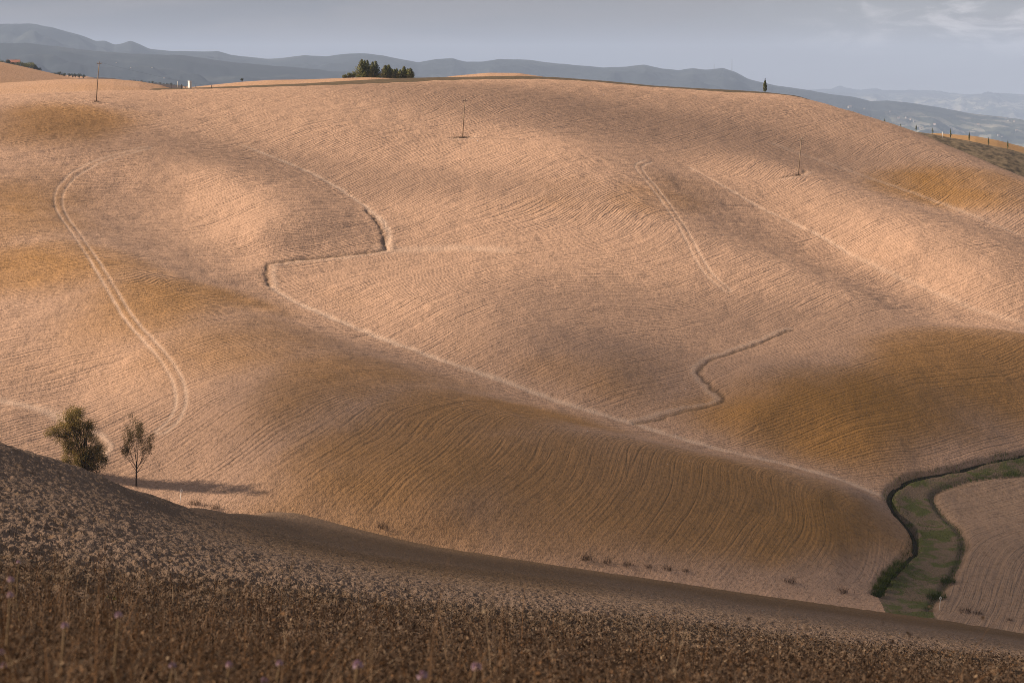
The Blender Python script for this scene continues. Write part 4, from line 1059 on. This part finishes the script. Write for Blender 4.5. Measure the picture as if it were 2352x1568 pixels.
B = at(436, 202, 640); o = MB(); o.box((0, 0, .9), (.8, .7, 1.8), -.8); o.box((0, 0, 1.85), (.9, .8, .12), -.8); o = o.build('utility_cabinet', white); o.location = B; tag(o, 'white block-like cabinet at the end of the stubble field', 'cabinet')
def post(u, vb, vt, Y, w, mat, label, group, name='fence_post', cat='post'):
    B = at(u, vb, Y); h = (vb - vt) * Y / F; mb = MB(); mb.tube([(0,0,-.4),(0,0,h * .9),(.01,0,h)], [w, w, w * .6], 6); o = mb.build(name, mat, None, True); o.location = B; return tag(o, label, cat, group)
post(408, 198, 187, 645, .09, white, 'slim white post left of the white cabinet', None, 'white_post')
post(2165, 313, 303, 612, .09, white, 'white stake between two young cypresses on the right crest', None, 'white_post')
for u, vb, vt, lab in ((393,199,190,'dark fence post furthest left on the rough strip'),(417,201,193,'dark fence post just left of the white cabinet'),(450,203,195,'dark fence post right of the white cabinet'),(486,204,196,'dark fence post furthest right on the rough strip')):
    post(u, vb, vt, 640, .07, dark_bark, lab, 'fence posts on the rough strip')

# ------------------------------------------------------------------ far houses and masts
for o_ in ('mountains', 'foothills', 'plain'): bpy.data.objects[o_].data.update()
bpy.context.view_layer.update()
def cast(u, v):
    x, z = rays(u, v); d = Vector((float(x), 1, float(z))).normalized(); best = None
    for nm in ('mountains', 'foothills', 'plain'):
        ok, p, n_, i_ = bpy.data.objects[nm].ray_cast(Vector((0, 0, 0)), d)
        if ok and (best is None or p.length < best.length): best = p.copy()
    return best
house_w = simple('pale_plaster', (0.40, 0.36, 0.32), vary=.1); house_r = simple('pale_roof', (0.34, 0.23, 0.17), vary=.1)
base = None
HS = [(745,985,12),(880,995,6),(1115,1020,5),(1190,1085,10),(1260,1080,9),(1300,1095,7),(1330,1110,6),(1390,1178,8),(1520,1140,9),(1690,1195,6),(1915,1140,9),(2195,1105,7),(2245,1112,6),(2268,1195,8),(2100,1238,7),(2130,1252,6),(1660,1222,5)]
pts = [((1875 + a / 3.733) / 1.063, b / 3.968, w, 'tiny pale house scattered on the hazy plain at the right', 'houses on the hazy plain at the right') for a, b, w in HS]
pts += [(a * .252, b * .252, w, 'tiny pale house at the hazy foot of the left mountains', 'houses at the foot of the left mountains') for a, b, w in ((1060,575,4),(1190,622,4),(1385,620,4),(1497,717,6))]
for i, (u, v, w, lab, grp) in enumerate(pts):
    p = cast(u, v)
    if p is None: continue
    if base is None:
        base = empty('house', p); house_parts(base, 10, 7, 5, 2.2, 0, house_r, house_w); r = base
    else:
        r = base.copy(); COL.objects.link(r)
        for c in list(base.children):
            c2 = c.copy(); COL.objects.link(c2); c2.parent = r
    k = .72 * w * p.y / F / 11
    r.location = p + Vector((0, 0, -.6 * k)); r.scale = (k, k, k); r.rotation_euler = (0, 0, random.uniform(-.9, .9))
    tag(r, lab, 'house', grp)
steel = simple('mast_steel', (0.12, 0.12, 0.13), vary=.1)
def mast(u, vb, vt, Y, label):
    B = at(u, vb, Y); h = (vb - vt) * Y / F; root = empty('radio_mast', B); tag(root, label, 'mast', 'radio masts on the mountain ridge')
    mb = MB(); w = 1.6
    for a in range(3): mb.tube([(w * math.cos(a * 2.094), w * math.sin(a * 2.094), -20), (.5 * math.cos(a * 2.094), .5 * math.sin(a * 2.094), h)], [.55, .4], 4)
    for k in range(12):
        t0, t1 = k / 12, (k + 1) / 12
        for a in range(3):
            f0, f1 = w + (.5 - w) * t0, w + (.5 - w) * t1
            mb.tube([(f0 * math.cos(a * 2.094), f0 * math.sin(a * 2.094), h * t0), (f1 * math.cos((a + 1) * 2.094), f1 * math.sin((a + 1) * 2.094), h * t1)], [.22, .22], 3)
    mb.build('lattice', steel, root)
    mb = MB(); mb.tube([(0,0,h - .5),(0,0,h + 6)], [.35,.2], 5); mb.build('antenna', steel, root)
mast(1681, 163, 137, 10950, 'tall lattice mast at the right end of the mountain ridge')
mast(1640, 159, 148, 10950, 'shorter lattice mast left of the tall one on the mountain ridge')

# ------------------------------------------------------------------ added clouds out of view that shade chosen ground, and the hazy air
def vol_mat(name, col, dens, aniso=0.0):
    m = bpy.data.materials.new(name); m.use_nodes = True; t = NT(m.node_tree); m.node_tree.nodes.clear()
    o = t.n('ShaderNodeOutputMaterial'); v = t.n('ShaderNodeVolumePrincipled')
    v.inputs['Color'].default_value = (*col, 1); v.inputs['Density'].default_value = dens; v.inputs['Anisotropy'].default_value = aniso
    t.put(o.inputs['Volume'], v.outputs[0])
    return m
def shade_cloud(target, rx, ry, tau, seed):  # unseen vapour body added between sun and target to darken the ground there
    T = Vector(target); C = T + SUN_DIR * 1250
    bm = bmesh.new(); bmesh.ops.create_icosphere(bm, subdivisions=4, radius=1.0)
    th = 26.0
    for v in bm.verts:
        p = v.co.copy(); k = 1 + .16 * math.sin(p.x * 3.1 + seed) + .14 * math.sin(p.y * 4.3 + 2 * seed) + .07 * math.sin(p.x * 8 + p.y * 7 + seed)
        v.co = Vector((p.x * rx * k, p.y * ry * k, p.z * th))
    me = bpy.data.meshes.new('shade_cloud'); bm.to_mesh(me); bm.free()
    me.materials.append(vol_mat('shade_cloud_vapour', (.98, .98, .98), tau * math.sin(SUN_EL) / (2 * th)))
    o = bpy.data.objects.new('shade_cloud', me); o.location = C; COL.objects.link(o); tag(o, kind='structure')
def hp(u, v): return tuple(on_hill(u, v))
shade_cloud((80, 176, -40), 170, 104, 1.7, 1)
shade_cloud((0, 56, -15), 120, 60, .5, 8)
shade_cloud(hp(2270, 1230), 62, 44, 1.5, 2)
shade_cloud(hp(1750, 1240), 40, 22, .5, 9)
shade_cloud(hp(1450, 290), 38, 26, .9, 3)
shade_cloud(hp(430, 340), 40, 20, .6, 4)
shade_cloud(hp(2330, 890), 46, 34, 1.1, 5)
shade_cloud(hp(2000, 330), 60, 40, .45, 6)
shade_cloud(hp(1450, 1130), 78, 32, .45, 7)

mb = MB(); mb.box((0, 12000, -60), (16000, 24800, 760))
hz = mb.build('haze', vol_mat('hazy_air', (0.60, 0.73, 1.0), 6.0e-5)); tag(hz, kind='stuff')
hz['label'] = 'pale blue haze filling the air over the valley'; hz['category'] = 'haze'
